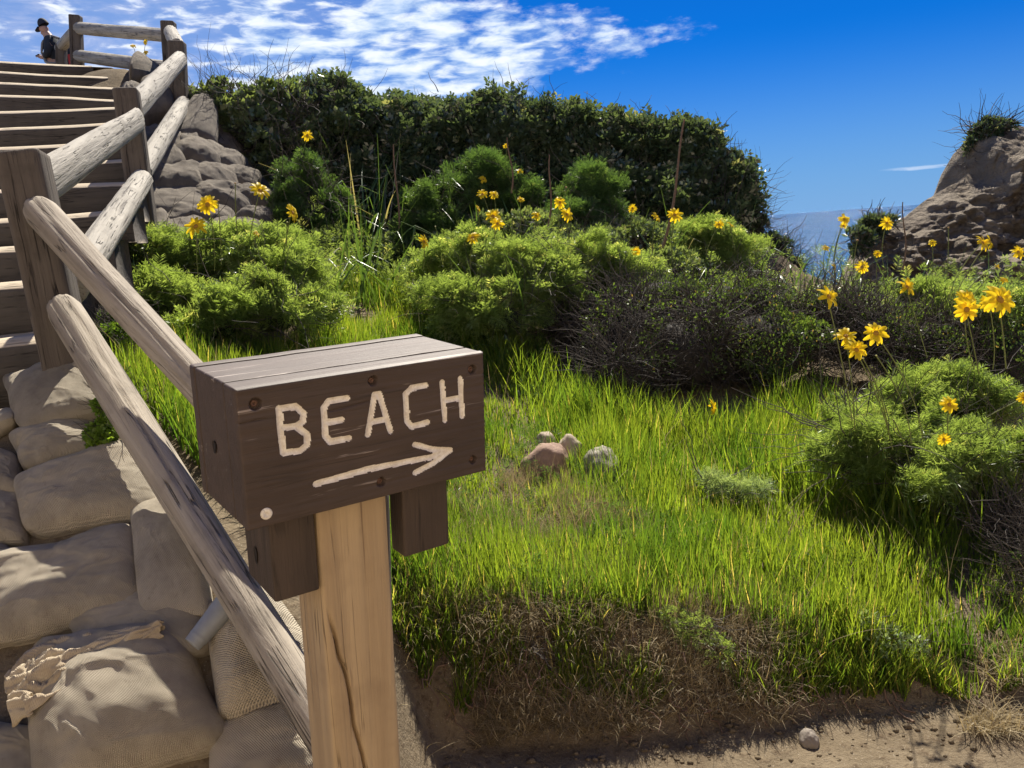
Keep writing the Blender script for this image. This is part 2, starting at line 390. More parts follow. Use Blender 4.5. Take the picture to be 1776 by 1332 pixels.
def hit(px, py, y0=.9, lift=0.0):
    v = ray(px, py); Ys = np.arange(y0, 15, .01); s = Ys / v[1]
    zr = CAMZ + v[2] * s; g = ground(v[0] * s, Ys) + lift
    h = np.nonzero(zr < g)[0]; i = h[0] if len(h) else len(Ys) - 1
    return np.array([v[0] * s[i], Ys[i], zr[i]])
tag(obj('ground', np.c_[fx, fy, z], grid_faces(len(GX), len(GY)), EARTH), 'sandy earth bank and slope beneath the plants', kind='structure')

# ------------------------------------------------------------------ sea
m, k = mat('sea_water'); c = k.coord('Object')
w1 = k.noise(k.coord('Object', (1, .5, 1)), .30, 2, .6); w2 = k.noise(c, 1.6, 4, .7); w3 = k.noise(c, .03, 3)
w0 = k.noise(k.coord('Object', (1, .35, 1)), .025, 5, .65); nb = k.bump(w0, 1.0, 45.0); nb = k.bump(w1, 1.0, 13.0, nb); nb = k.bump(w2, 1.0, .5, nb)
col = k.mix(k.ss(w3, .35, .65), (.015, .09, .22), (.03, .13, .28))
b = k.n('ShaderNodeBsdfPrincipled', {'Base Color': col, 'Roughness': .16, 'Normal': nb, 'IOR': 1.33, 'Specular IOR Level': .5})
k.out(b.outputs[0]); SEA = m
R_ = 30000
sv = [(-R_, 14, -16), (R_, 14, -16), (R_, R_, -16), (-R_, R_, -16)]
tag(obj('sea', sv, [[0, 1, 2, 3]], SEA, smoothf=False), 'blue ocean glittering in the sun beyond the bluffs', kind='structure')

# ------------------------------------------------------------------ cliff on the right
def cliffm():
    m, k = mat('sandstone_cliff'); c = k.coord('Object'); st = k.coord('Object', (1, 1, 5))
    a = k.noise(c, .7, 6, .65); l = k.noise(st, 1.3, 5, .6, .5); f = k.noise(c, 9, 6, .75)
    col = k.mix(k.ss(a, .35, .65), (.22, .185, .145), (.33, .28, .22)); col = k.mix(k.ss(l, .5, .68), col, (.16, .13, .105))
    col = k.mix(k.ss(f, .55, .8), col, (.13, .10, .08))
    nb = k.bump(f, 1.0, .09); nb = k.bump(l, .8, .2, nb); nb = k.bump(a, .8, .5, nb)
    k.out(k.n('ShaderNodeBsdfPrincipled', {'Base Color': col, 'Roughness': .95, 'Normal': nb, 'Specular IOR Level': .1}).outputs[0]); return m
CLIFF = cliffm()
rk = [(1440,590,12.5),(1465,520,12.8),(1482,465,13),(1502,420,13.3),(1530,392,13.6),(1570,377,14),(1600,352,14.3),(1640,327,14.6),(1668,314,14.8),(1682,302,14.9),(1677,285,15),(1678,262,15),(1684,240,15),(1704,226,15),(1740,219,15.2),(1776,222,15.4),(1880,190,15.5),(2050,150,16),(2400,100,17),(3000,60,18)]
rp = np.array([P(*q) for q in rk]); sl_ = np.r_[0, np.cumsum(np.linalg.norm(np.diff(rp, axis=0), axis=1))]
nc = 460; ss_ = np.linspace(0, sl_[-1] ** .7, nc) ** (1 / .7)
ridge = np.stack([np.interp(ss_, sl_, rp[:, a]) for a in range(3)], 1)
bk = [(1440,640,12.2),(1450,660,12.0),(1465,660,11.8),(1490,660,11.8),(1560,660,11.8),(1640,660,11.8),(1740,660,11.8),(1900,660,11.8),(2100,660,12),(2500,660,12),(3200,660,12)]
bs = np.interp([0,.1,.18,.3,.42,.5,.58,.68,.78,.9,1.0], [0, 1], [0, sl_[-1]]); bs = np.array([0, 1.0, 1.8, 2.5, 3.1, 3.5, 4.1, 5, 7, 10, sl_[-1]])
bp = np.array([P(*q) for q in bk]); base = np.stack([np.interp(ss_, bs, bp[:, a]) for a in range(3)], 1)
rows = []; nr = 170
for t in np.linspace(0, 1, nr):
    p = ridge * (1 - t) + base * t
    bul = math.sin(math.pi * min(t * 1.0, 1)) * .5
    p = p + np.array([0, -bul, bul * .15]); rows.append(p)
low = rows[-1].copy(); rows2 = []
for t in np.linspace(.1, 1, 8): q = low.copy(); q[:, 2] = low[:, 2] * (1 - t) + -17 * t; q[:, 1] -= t * 1.2; rows2.append(q)
back = []
for t in np.linspace(1, .1, 14):
    q = ridge.copy(); q[:, 1] += t * 9; q[:, 0] += t * 1.5; q[:, 2] -= t ** 2 * (ridge[:, 2] + 17) * .9 + t * .5; back.append(q)
G = np.array(back + rows + rows2); sh = G.shape
d = fbm(G.reshape(-1, 3) * .9, 5, 40); d2 = fbm(G.reshape(-1, 3) * np.array([3, 3, 4.5]), 4, 50); rdg = 1 - np.abs(fbm(G.reshape(-1, 3) * np.array([1.6, 1.6, .7]), 4, 60)) * 2
tt = np.r_[np.full(14, 0.6), np.clip(np.linspace(0, 1, nr) * 5, .12, 1), np.full(8, 1.)]
amp = np.repeat(tt, nc)
d3 = fbm(G.reshape(-1, 3) * np.array([8, 8, 9]), 3, 55)
rg2 = (1 - np.abs(fbm(G.reshape(-1, 3) * np.array([3.2, 3.2, 1.2]), 4, 66)) * 3) ; st2 = np.abs(((G.reshape(-1, 3)[:, 2] * 2.3 + .8 * d) % 1) - .5)
disp = (d * .8 + d2 * .30 + rdg * .42 + d3 * .13 + rg2 * .20 + st2 * .22) * amp
V = G.reshape(-1, 3) + disp[:, None] * np.array([-.25, -.9, .2])
V[:, 2] += .05 * d2 * (1 - amp)
tag(obj('cliff', V, grid_faces(nc, sh[0]), CLIFF), 'eroded tan sandstone bluff rising at the right beside the sea', kind='structure')

# unseen sandstone ravine wall, added outside the frame to bounce warm sunlight
a_ = np.linspace(-2.45, 2.45, 90); h_ = np.linspace(0, 1, 40); A_, H_ = np.meshgrid(a_, h_)
r_ = 4.6 + 2.2 * H_ + .5 * fbm(np.stack([A_ * 2.5, H_ * 3, A_ * 0], -1), 4, 61) + np.abs(A_) ** 2 * .5
Vb = np.stack([r_ * np.sin(A_) * 1.5 + 1.0, -r_ * np.cos(A_ * .62) + .6, -.1 + H_ * (6.5 + .8 * np.sin(A_ * 3))], -1)
Vb = Vb[:, 12:78]
WALL = plain('bounce_sandstone', (.50, .41, .31), .95, 0, .2, 4, .8, .05)
tag(obj('bluff', Vb.reshape(-1, 3), grid_faces(Vb.shape[1], 40), WALL), 'unseen sandstone ravine wall added behind the path to bounce warm light', kind='structure')

# ------------------------------------------------------------------ logs and posts
def log_mesh(L, r0, r1, seed, nz=None, ns=None, e=2.0, crack=1.0, bow=0.0, taper_end=(.0, .0), asp=1.0, rough=1.0):
    nz = nz or int(max(30, L / .014)); ns = ns or 48
    zz = np.linspace(0, L, nz); th = np.arange(ns) * 2 * math.pi / ns
    T, Zt = np.meshgrid(th, zz); c, s = np.cos(T), np.sin(T)
    sc = (np.abs(c) ** e + np.abs(s) ** e) ** (-1 / e)
    r = (r0 + (r1 - r0) * Zt / L) * sc
    q = np.stack([c * 1.2, s * 1.2, Zt * 1.6], -1)
    r = r * (1 + .07 * rough * fbm(q, 3, seed))
    g = np.stack([c * 5, s * 5, Zt * 1.1], -1)
    gv = fbm(g, 3, seed + 5); r = r * (1 + .05 * rough * gv + .018 * rough * fbm(g * 2.6 + 9, 2, seed + 7) - .05 * rough * np.maximum(0, fbm(g * 1.7 + 4, 2, seed + 9) - .25))
    for ci in range(int(3 * crack)):
        a0 = (seed * 1.7 + ci * 2.3) % (2 * math.pi); path = a0 + .35 * fbm(np.stack([zz * 1.6, zz * 0, zz * 0 + ci], -1), 3, seed + 20 + ci)
        dd = np.abs((T - path[:, None] + math.pi) % (2 * math.pi) - math.pi)
        on = smooth(fbm(np.stack([zz * 1.1 + ci * 3, zz * 0, zz * 0], -1), 2, seed + 30 + ci) * 3 + .3)[:, None]
        r = r * (1 - .14 * on * np.exp(-(dd / .07) ** 2))
    te = np.ones_like(zz)
    if taper_end[0]: te *= np.clip(zz / taper_end[0], 0.0, 1) ** .4 * .35 + .65
    if taper_end[1]: te *= np.clip((L - zz) / taper_end[1], 0.0, 1) ** .4 * .35 + .65
    r = r * te[:, None]
    bx = bow * np.sin(math.pi * zz / L)[:, None]
    V = np.stack([r * c * asp, r * s + bx, Zt], -1)
    # caps with a small bevel
    def cap(zc, ring, d_): 
        ce = ring.mean(0); a = ce + (ring - ce) * .90; a[:, 2] = zc + d_; b_ = ce + (ring - ce) * .45; b_[:, 2] = zc + d_; c_ = ce + (ring - ce) * .02; c_[:, 2] = zc + d_ * .9
        return a, b_, c_
    b = r0 * .10
    A, B, C = cap(0, V[0], -b); D, E_, F_ = cap(L, V[-1], b)
    V = np.concatenate([C[None], B[None], A[None], V, D[None], E_[None], F_[None]]).reshape(-1, 3)
    return V, grid_faces(ns, nz + 6, True)
def log_part(name, p0, p1, r0, r1, m, parent, seed, up=(0, 0, 1), **kw):
    p0 = np.asarray(p0, float); p1 = np.asarray(p1, float); R = frame(p1 - p0, up); L = np.linalg.norm(p1 - p0)
    V, Fq = log_mesh(L, r0, r1, seed, **kw)
    return obj(name, V, Fq, m, parent, M=M4(R, p0))
fence = empty('log_fence', (0, 0, 0), 'weathered log rail fence climbing the slope beside the stairs', 'fence')
def fpost(top, bot, wd, seed, side=(1, 0.1, 0), asp=1.0, extra=.25):
    t = np.array(top); b = np.array(bot); d = unit(t - b); b = b - d * extra
    z = d; x = unit(np.array(side) - np.dot(side, z) * z); y = np.cross(z, x); R = np.stack([x, y, z], 1)
    L = np.linalg.norm(t - b); V, Fq = log_mesh(L, wd / 2, wd / 2, seed, e=9, crack=.7, rough=.35, asp=asp, ns=64, nz=70)
    return obj('post', V, Fq, W_POST, fence, M=M4(R, b))
fpost(P(38, 270, 3.1), P(118, 628, 3.05), .155, 1, (1, .25, 0))
fpost(P(219, 158, 5.5), P(248, 372, 5.45), .150, 2, (1, .25, 0))
fpost(P(307, 74, 8.1), P(314, 222, 8.1), .145, 3)
fpost(P(292, 39, 9.3), P(299, 150, 9.3), .140, 4)
fpost(P(131, 28, 11.0), P(136, 150, 11.0), .135, 5)
fpost(P(106, 78, 11.7), P(107, 135, 11.7), .12, 6)
fpost(P(638, 850, 1.98), P(650, 1290, 1.95), .105, 7)
def rail(a, b, r0, r1, seed, m=W_LOG, **kw): return log_part('rail', a, b, r0, r1, m, fence, seed, **kw)
rail(P(62, 358, 3.02), P(636, 985, 1.93), .058, .050, 11, bow=.0, taper_end=(.06, .0))
rail(P(106, 528, 3.0), P(640, 1390, 1.50), .060, .049, 12, taper_end=(.06, 0), crack=1.5)
rail(P(66, 322, 3.2), P(240, 208, 5.4), .086, .075, 13, W_LOGG, asp=.5, up=(0, 0, 1))
rail(P(120, 500, 3.25), P(246, 312, 5.4), .070, .066, 14, W_LOGG)
rail(P(226, 192, 5.6), P(312, 104, 8.0), .085, .08, 15, W_LOGG, asp=.8)
rail(P(244, 300, 5.6), P(318, 180, 8.0), .072, .07, 16, W_LOGG)
rail(P(308, 80, 8.2), P(296, 56, 9.2), .07, .07, 17, W_LOGG)
rail(P(136, 49, 11.0), P(292, 62, 9.35), .075, .07, 18, W_LOGG)
rail(P(136, 97, 11.0), P(296, 118, 9.35), .075, .07, 19, W_LOGG)
rail(P(131, 54, 11.1), P(104, 84, 11.8), .075, .07, 20, W_LOGG)

# ------------------------------------------------------------------ stairs
stairs = empty('beach_stairs', P(40, 592, 3.4), 'outdoor stairway of dark timber risers and sandy treads climbing left', 'stairs')
si = stairs.matrix_world.inverted() if False else None
base0 = P(40, 592, 3.4)
edges = []
for i, (yl, yr, pr) in enumerate(STEPS):
    d = step_d(i); d2 = d * (1 + .055 * max(0, 1 - i / 9))
    Lp = P(0, yl, d); Rp = P(pr, yr, d2); u = Rp - Lp; Lp = Lp - u / np.linalg.norm(u) * 1.9
    edges.append((Lp, Rp))
for i, (Lp, Rp) in enumerate(edges):
    u = Rp - Lp; L = np.linalg.norm(u); x = u / L; yv = unit(np.cross([0, 0, 1], x)); zv = np.cross(x, yv)
    R = np.stack([x, yv, zv], 1)
    rise = (Lp - edges[i + 1][0])[2] if i < 12 else .25
    hgt = rise + .05; 
    # squared timber with a worn, sloping upper front edge
    prof = [(.165, -hgt), (0, -hgt), (-.003, -.05), (0, -.036), (.012, -.027), (.03, -.018), (.07, -.003), (.10, 0), (.165, 0)]
    nx_ = 60; xs = np.linspace(0, L, nx_); PV_ = np.array([[(x_, a_, b_) for (a_, b_) in prof] for x_ in xs])
    wv_ = fbm(np.stack([PV_[..., 0] * 2.2, PV_[..., 0] * 0 + i, PV_[..., 2] * 3], -1), 3, i); PV_[..., 2] += .010 * wv_ * (PV_[..., 2] > -.1); PV_[..., 1] += .006 * wv_
    np_r = len(prof); capL = PV_[0].copy(); capR = PV_[-1].copy()
    Vt = PV_.reshape(-1, 3); ft = grid_faces(np_r, nx_, True)
    caps = [(0,1,2,8),(2,3,7,8),(3,4,6,7)]
    cq = np.array(caps + [(4,5,6,6)]); cf = np.concatenate([cq[:3], cq[:3, ::-1] + np_r * (nx_ - 1)])
    obj('riser', Vt, np.concatenate([ft, cf]), W_TIMB, stairs, smoothf=False, M=M4(R, Lp - base0))
    # sandy tread behind this timber, up to the next one above
    if i > 0:
        A, B = edges[i - 1]
        n = 40; mm = 10; a = np.linspace(0, 1, n)[None, :, None]; b_ = np.linspace(0, 1, mm)[:, None, None]
        f0 = (Lp + yv * .10)[None, None] * (1 - a) + (Rp + yv * .10)[None, None] * a
        f1 = (A + yv * .03)[None, None] * (1 - a) + (B + yv * .03)[None, None] * a; f1 = f1.copy(); f1[..., 2] = f0[..., 2] + .01
        S = (f0 * (1 - b_) + f1 * b_).reshape(-1, 3)
        S[:, 2] += -.012 + .014 * fbm(S * 6, 3, i)
        obj('tread', S - base0, grid_faces(n, mm), SAND, stairs)
# sandy landing at the bottom of the flight, and the upper platform
A = edges[0]; pl = []
for t in np.linspace(0, 1, 20):
    for s in np.linspace(0, 1, 30): q = A[0] * (1 - s) + (A[1] + np.array([.15, 0, 0])) * s; q = q + np.array([0, .1 + t * 4.0, -.03]); pl.append(q)
pl = np.array(pl); pl[:, 2] += .01 * fbm(pl * 4, 2, 3)
obj('landing', pl - base0, grid_faces(30, 20), SAND, stairs)

# ------------------------------------------------------------------ beach sign
sp = [-0.23249813, -0.63579215, 0.0141799, -0.38872508, -0.00777256, 1.12952767]
cX, sX = math.cos(sp[0]), math.sin(sp[0]); cY, sY = math.cos(sp[1]), math.sin(sp[1]); cZ, sZ = math.cos(sp[2]), math.sin(sp[2])
RS = np.array([[cZ, -sZ, 0], [sZ, cZ, 0], [0, 0, 1]]) @ np.array([[1, 0, 0], [0, cX, -sX], [0, sX, cX]]) @ np.array([[cY, 0, sY], [0, 1, 0], [-sY, 0, cY]])
tS = np.array(sp[3:6])
flip = np.diag([1, 1, -1.0])
RSw = RCn @ flip @ RS                     # columns: right, up, back
SR = np.stack([RSw[:, 0], RSw[:, 2], RSw[:, 1]], 1)      # local axes: x right, y back, z up
sign_o = RCn @ flip @ tS + np.array([0, 0, CAMZ])
BASEL = np.array([.19, .11, -1.30])
root_p = sign_o + SR @ BASEL
sign = empty('beach_sign', None, 'brown carved wooden beach sign with arrow on a tan wooden post', 'sign', M=M4(SR, root_p))
SW, SH, SD = .4255, .215, .225
OFF = -BASEL
def face_uv(px, py, wdepth=0.0):
    d = np.array([(px - 888) / FPX, -(py - 666) / FPX, 1.0]); n = RS[:, 2]
    s = (n @ tS + wdepth) / (n @ d); q = RS.T @ (d * s - tS); return q[0], q[1]
def zp(X, Y): return face_uv(300 + X / 2.96, 560 + Y / 2.96)
LET = {'B': [[(545,440),(555,560),(568,668)], [(545,442),(632,430),(672,465),(668,508),(632,532),(560,540)], [(632,532),(690,575),(690,628),(652,658),(568,668)]],
       'E': [[(895,388),(800,402),(776,435),(783,580),(810,612),(905,592)], [(785,512),(865,498)]],
       'A': [[(1002,575),(1036,370),(1060,365),(1118,556)], [(1018,512),(1096,496)]],
       'C': [[(1298,322),(1225,336),(1196,366),(1203,505),(1227,534),(1305,512)]],
       'H': [[(1383,305),(1398,500)], [(1476,285),(1486,480)], [(1390,400),(1482,385)]],
       'arrow': [[(735,828),(1000,752),(1325,690),(1425,655)], [(1243,625),(1330,650),(1425,655)], [(1425,655),(1340,720),(1245,770)]]}
segs = []; owner = []
for li, (nm, strokes) in enumerate(LET.items()):
    for st in strokes:
        q = [zp(*a) for a in st]
        for a, b in zip(q[:-1], q[1:]): segs.append((*a, *b)); owner.append(li)
segs = np.array(segs); owner = np.array(owner)
BOLTS = [(424,418,.0095),(1027,298,.0085),(1536,240,.0085),(1070,817,.0085),(1541,703,.0078),(480,980,.0105)]
bl = [(*zp(x, y), r) for x, y, r in BOLTS]
st_ = .00125; nu = int(SW / st_); nv = int(SH / st_)
uu = np.linspace(0, SW, nu); vv = np.linspace(-SH, 0, nv); U, Vv = np.meshgrid(uu, vv); pu = np.c_[U.ravel(), Vv.ravel()]
def sdseg(p, s):
    a = s[:2]; b = s[2:]; ab = b - a; t = np.clip(((p - a) @ ab) / (ab @ ab), 0, 1)
    return np.linalg.norm(p - a - t[:, None] * ab, axis=1)
edgeN = .0011 * fbm(np.c_[pu * 160, pu[:, 0] * 0], 3, 77)
best = np.full(len(pu), 9.0); who = np.zeros(len(pu), int)
for s, ow in zip(segs, owner):
    dd = sdseg(pu, s); mk = dd < best; best = np.where(mk, dd, best); who = np.where(mk, ow, who)
RR = .0056
sdv = best + edgeN * .4 + .0005 * fbm(np.c_[pu * 60, pu[:, 0] * 0], 2, 79) - RR
grv = np.where(sdv < 0, -.0042 * np.sqrt(np.clip(-sdv / RR, 0, 1)), 0)
dep = grv.copy()
for bi, (bx_, by_, br) in enumerate(bl):
    dd = np.hypot(pu[:, 0] - bx_, pu[:, 1] - by_) + edgeN * .8
    hd = .009 if bi < 5 else .0016
    dep = np.minimum(dep, -hd * smooth((br - dd) / .0018))
gr = .0009 * fbm(np.c_[pu[:, 0] * 9, pu[:, 1] * 190, pu[:, 0] * 0], 3, 13)
crk = -.0028 * np.exp(-((pu[:, 1] + .052 + .006 * fbm(np.c_[pu[:, 0] * 14, pu[:, 0] * 0, pu[:, 0] * 0], 3, 8)) / .0009) ** 2) * smooth((fbm(np.c_[pu[:, 0] * 11, pu[:, 0] * 0, pu[:, 0] * 0 + 5], 2, 4)) * 4)
surf = dep + (gr + crk) * (dep > -.0002)
rimd = np.minimum(np.minimum(pu[:, 0], SW - pu[:, 0]), np.minimum(-pu[:, 1], pu[:, 1] + SH))
surf = surf - .004 * (1 - smooth(rimd / .004)) ** 2
yy_ = -surf; yy_ = np.where(rimd < st_ * .5, .0125, yy_); FV = np.c_[pu[:, 0], yy_, pu[:, 1]] + OFF
allf = grid_faces(nu, nv)
fcen = sdv[allf].max(1)
inl = fcen < .0002; fw = who[allf[:, 0]]
board = empty_board = obj('front_board', FV, allf[~inl], W_PAINT, sign)
# the rest of the front board: a box set behind the carved face
box_obj('board_core', np.array([.0006, .0120, -SH + .0006]) + OFF, np.array([SW - .0006, .0545, -.0006]) + OFF, W_PAINT, sign, .003)
def compact(V, Fq):
    u, inv = np.unique(Fq, return_inverse=True); return V[u], inv.reshape(Fq.shape)
for li, nm in enumerate(LET):
    v, f = compact(FV, allf[inl & (fw == li)]); o = obj('arrow' if nm == 'arrow' else 'letter', v, f, CREAM, sign)
    if nm != 'arrow': o['label'] = 'carved cream painted letter ' + nm
for bi, (bx_, by_, br) in enumerate(bl):
    a = np.arange(24) * 2 * math.pi / 24
    r_ = br * (.58 if bi < 5 else .86); dpt = .0088 if bi < 5 else .0016
    rings = []
    for rr, dz in ((r_, 0), (r_, -.002), (r_ * .8, -.003), (r_ * .35, -.0032), (r_ * .3, -.0018), (.0001, -.0016)):
        rings.append(np.c_[bx_ + rr * np.cos(a), np.full(24, dpt + dz), by_ + rr * np.sin(a)])
    obj('bolt' if bi < 5 else 'filled_bolt_cap', np.concatenate(rings) + OFF, grid_faces(24, 6, True), RUST if bi < 5 else CREAM, sign)
box_obj('middle_board', np.array([.001, .058, -SH]) + OFF, np.array([SW - .001, .196, 0.000]) + OFF, W_PAINT, sign, .003, wob=.002, cuts=14)
box_obj('back_board', np.array([0, .199, -SH - .002]) + OFF, np.array([SW, SD, .0015]) + OFF, W_PAINT, sign, .004, wob=.002, cuts=14)
box_obj('lower_block', np.array([.052, .062, -.372]) + OFF, np.array([.1275, .19, -SH - .003]) + OFF, W_PAINT2, sign, .004, wob=.002, cuts=6)
box_obj('lower_block', np.array([.288, .062, -.364]) + OFF, np.array([.382, .11, -SH - .003]) + OFF, W_PAINT2, sign, .004, wob=.002, cuts=6)
# knot holes on the left faces
def knot(c_, ru, rv, n):
    a = np.arange(20) * 2 * math.pi / 20; c_ = np.array(c_); rings = []
    for s, dx in ((1, -.0012), (.75, .0005), (.4, .0003), (.05, .0003)): rings.append(np.c_[np.full(20, c_[0] + dx - .0015), c_[1] + ru * s * np.cos(a) * (1 + .2 * np.sin(3 * a)), c_[2] + rv * s * np.sin(a)])
    obj('knot_hole', np.concatenate(rings) + OFF, grid_faces(20, 4, True), DARKHOLE, sign)
knot((.0015, .125, -.115), .008, .011, 1); knot((.0525, .135, -.315), .007, .016, 2)
# the post
LV, LF = log_mesh(1.42, .068, .0655, 33, e=12, crack=0, rough=.18, ns=400, nz=170, asp=1.0)
LV = LV.copy(); th_ = np.arctan2(LV[:, 1], LV[:, 0])
# long drying cracks on the front face
cxp = -.056 + (1.26 - LV[:, 2]) * .13 + .007 * fbm(np.c_[LV[:, 2] * 14, LV[:, 2] * 0, LV[:, 2] * 0], 3, 5)
fr = (LV[:, 1] < -.05)
LV[:, 1] += np.where(fr, .028 * np.exp(-((LV[:, 0] - cxp) / .0022) ** 2) * smooth((1.24 - LV[:, 2]) * 9), 0)
LV[:, 1] *= .85
obj('post', LV + OFF + np.array([.196, .120, -SH - 1.425]), LF, W_TAN, sign)

# ------------------------------------------------------------------ sandbags
def sandbag(quad, h, label, mat_=BURLAP, group=None, seed=0, lift=.0, tie=None, nu=64, nv=44, sag=.0, y0=.9, wr=1.0, ear=.06, level=.86):
    mx_, my_ = np.mean(quad, 0); quad = [(mx_ + (x - mx_) * 1.07, my_ + (y - my_) * 1.09) for x, y in quad]
    q = [hit(x, y, y0) for x, y in quad]; q = [a[:2] for a in q]        # TL TR BR BL in plan
    u, v = np.meshgrid(np.linspace(-1, 1, nu), np.linspace(-1, 1, nv)); 
    # pillow outline: edges pulled in between the corners
    uu = u * (1 - ear * (1 - v ** 2) * np.abs(u) ** 3) ; v2 = v * (1 - ear * 1.4 * (1 - u ** 2) * np.abs(v) ** 3)
    # round the corners
    rc = np.maximum(0, np.abs(u) ** 6 * np.abs(v) ** 6) * .16; uu = uu * (1 - rc); v2 = v2 * (1 - rc)
    uu = uu + .035 * fbm(np.stack([u * 1.3, v * 1.3, u * 0], -1), 2, seed + 1); v2 = v2 + .035 * fbm(np.stack([u * 1.3, v * 1.3, u * 0 + 3], -1), 2, seed + 2)
    a = (uu + 1) / 2; b = (1 - v2) / 2
    pl = ((1 - a)[..., None] * (1 - b)[..., None] * q[0] + a[..., None] * (1 - b)[..., None] * q[1] + a[..., None] * b[..., None] * q[2] + (1 - a)[..., None] * b[..., None] * q[3])
    prof = ((1 - np.abs(u) ** 3.6) * (1 - np.abs(v) ** 3.0)).clip(0) ** .5
    lw = fbm(np.stack([u * 1.6, v * 1.6, u * 0], -1), 3, seed + 3)
    # creases running in from the ends
    cr = fbm(np.stack([u * 1.2, v * 7, u * 0], -1), 3, seed + 4) * np.abs(u) ** 2 * wr + .5 * wr * fbm(np.stack([u * 6, v * 1.5, u * 0], -1), 3, seed + 6) * np.abs(v) ** 3
    c = np.mean(q, 0); e = .12
    gz = ground(pl[..., 0].ravel(), pl[..., 1].ravel()).reshape(u.shape); 
    nx = (ground(c[0] + e, c[1]) - ground(c[0] - e, c[1]))[0] / (2 * e); ny = (ground(c[0], c[1] + e) - ground(c[0], c[1] - e))[0] / (2 * e)
    nrm = unit(np.array([-nx, -ny, 1.0])); plane = ground(*c)[0] + (pl[..., 0] - c[0]) * nx + (pl[..., 1] - c[1]) * ny
    gc = ground(*c)[0]; bz = .30 * gz + .70 * (gc + level * (plane - gc)) + .012; nrm = unit(nrm * np.array([level, level, 1.0]))
    if tie is not None:
        tu, tv = tie; dd = np.hypot((u - tu) * .8, v - tv); prof = prof * (1 - .55 * np.exp(-(dd / .28) ** 2)); cr = cr + .9 * np.sin(np.arctan2(v - tv, u - tu) * 9) * np.exp(-(dd / .45) ** 2)
    fold = 1 - np.abs(fbm(np.stack([u * 2.2 + lw, v * 3.1, u * 0], -1), 3, seed + 12)) * 3.0
    hh = prof * h * (.92 + .22 * lw) + h * .07 * cr * prof ** .5 + h * .08 * np.maximum(0, fold - .45) * prof ** .5 + .0010 * fbm(np.stack([u * 9, v * 9, u * 0], -1), 3, seed + 8)
    top = np.concatenate([pl, bz[..., None]], -1) + nrm * (lift + hh)[..., None]
    bot = np.concatenate([pl, bz[..., None]], -1) + nrm * (lift - prof * h * 1.6)[..., None]
    V = np.concatenate([top.reshape(-1, 3), bot.reshape(-1, 3)]); g = grid_faces(nu, nv); n = nu * nv
    cen = np.array([*c, ground(*c)[0]])
    sz = (np.linalg.norm(q[0] - q[1]), np.linalg.norm(q[0] - q[3])); uv = np.c_[(u * sz[0] / 2).ravel() / 1.0, (v * sz[1] / 2).ravel()]
    o = obj('sandbag', V - cen, [g[:, ::-1], g + n], mat_, uv=np.r_[uv, uv]); o.location = cen
    tag(o, label, 'sandbag', group); return o
GN = 'sandbags heaped below the near fence rails'
SB = [
 ([(-80,1235),(85,1275),(95,1420),(-80,1420)], .06, 'shaded sandbag filling the bottom left corner of the pile', 0),
 ([(365,1285),(600,1240),(620,1420),(370,1420)], .05, 'shaded sandbag lowest beside the sign post, under the brown shaded one', 0),
 ([(-60,955),(25,960),(50,1125),(-60,1150)], .06, 'shaded sandbag on the left edge next to the big sunlit one', 0),
 ([(115,1070),(350,1030),(375,1160),(160,1190)], .05, 'shaded sandbag between the big sunlit bag and the one with the cloth', 0),
 ([(228,885),(335,880),(380,1110),(255,1115)], .045, 'upright shaded sandbag behind the torn plastic cup', 0),
 ([(240,800),(320,820),(400,960),(300,960)], .04, 'dark sandbag tucked under the lower rail beside the gridded bag', 0),
 ([(-70,865),(40,862),(52,958),(-70,965)], .06, 'small sandbag at the left edge beside the square gridded bag', 0),
 ([(-60,700),(30,695),(40,775),(-60,800)], .06, 'sandbag at the left edge below the dark one with a lit spot', 0),
 ([(-60,795),(35,800),(42,872),(-60,875)], .06, 'pale rumpled sandbag at the left edge under the knotted one', 0),
 ([(20,722),(185,690),(195,760),(40,790)], .07, 'sandbag lying under the leafy weed and dark bag above it', 0),
 ([(35,655),(150,622),(185,650),(60,690)], .05, 'topmost sandbag at the foot of the first fence post', 0),
 ([(15,690),(170,640),(190,700),(35,740)], .085, 'dark sandbag with one sunlit patch, second from the top', 0),
 ([(20,765),(165,738),(190,795),(45,832)], .07, 'sandbag with a knotted frayed left end above the gridded bag', (-.95, .1)),
 ([(30,850),(262,788),(295,895),(50,950)], .085, 'square coarse gridded sandbag carrying the weed shadow', 0),
 ([(-20,965),(238,915),(262,1055),(0,1130)], .095, 'largest sunlit sandbag with a frayed knot on top', (.0, .92)),
 ([(355,1075),(470,1040),(590,1240),(385,1300)], .10, 'plump shaded sandbag beside the cup, against the sign post', (-.2, 1.0)),
 ([(60,1130),(320,1095),(405,1330),(75,1420)], .13, 'big sunlit sandbag with the crumpled burlap on its top', (-1.0, .9)),
]
for i, (qd, h, lb, tie) in enumerate(SB):
    sandbag(qd, h * 1.0, lb, BURLAP, GN, seed=100 + i * 11, tie=tie or None, lift=.0 + .004 * (i % 3), nu=96, nv=72)
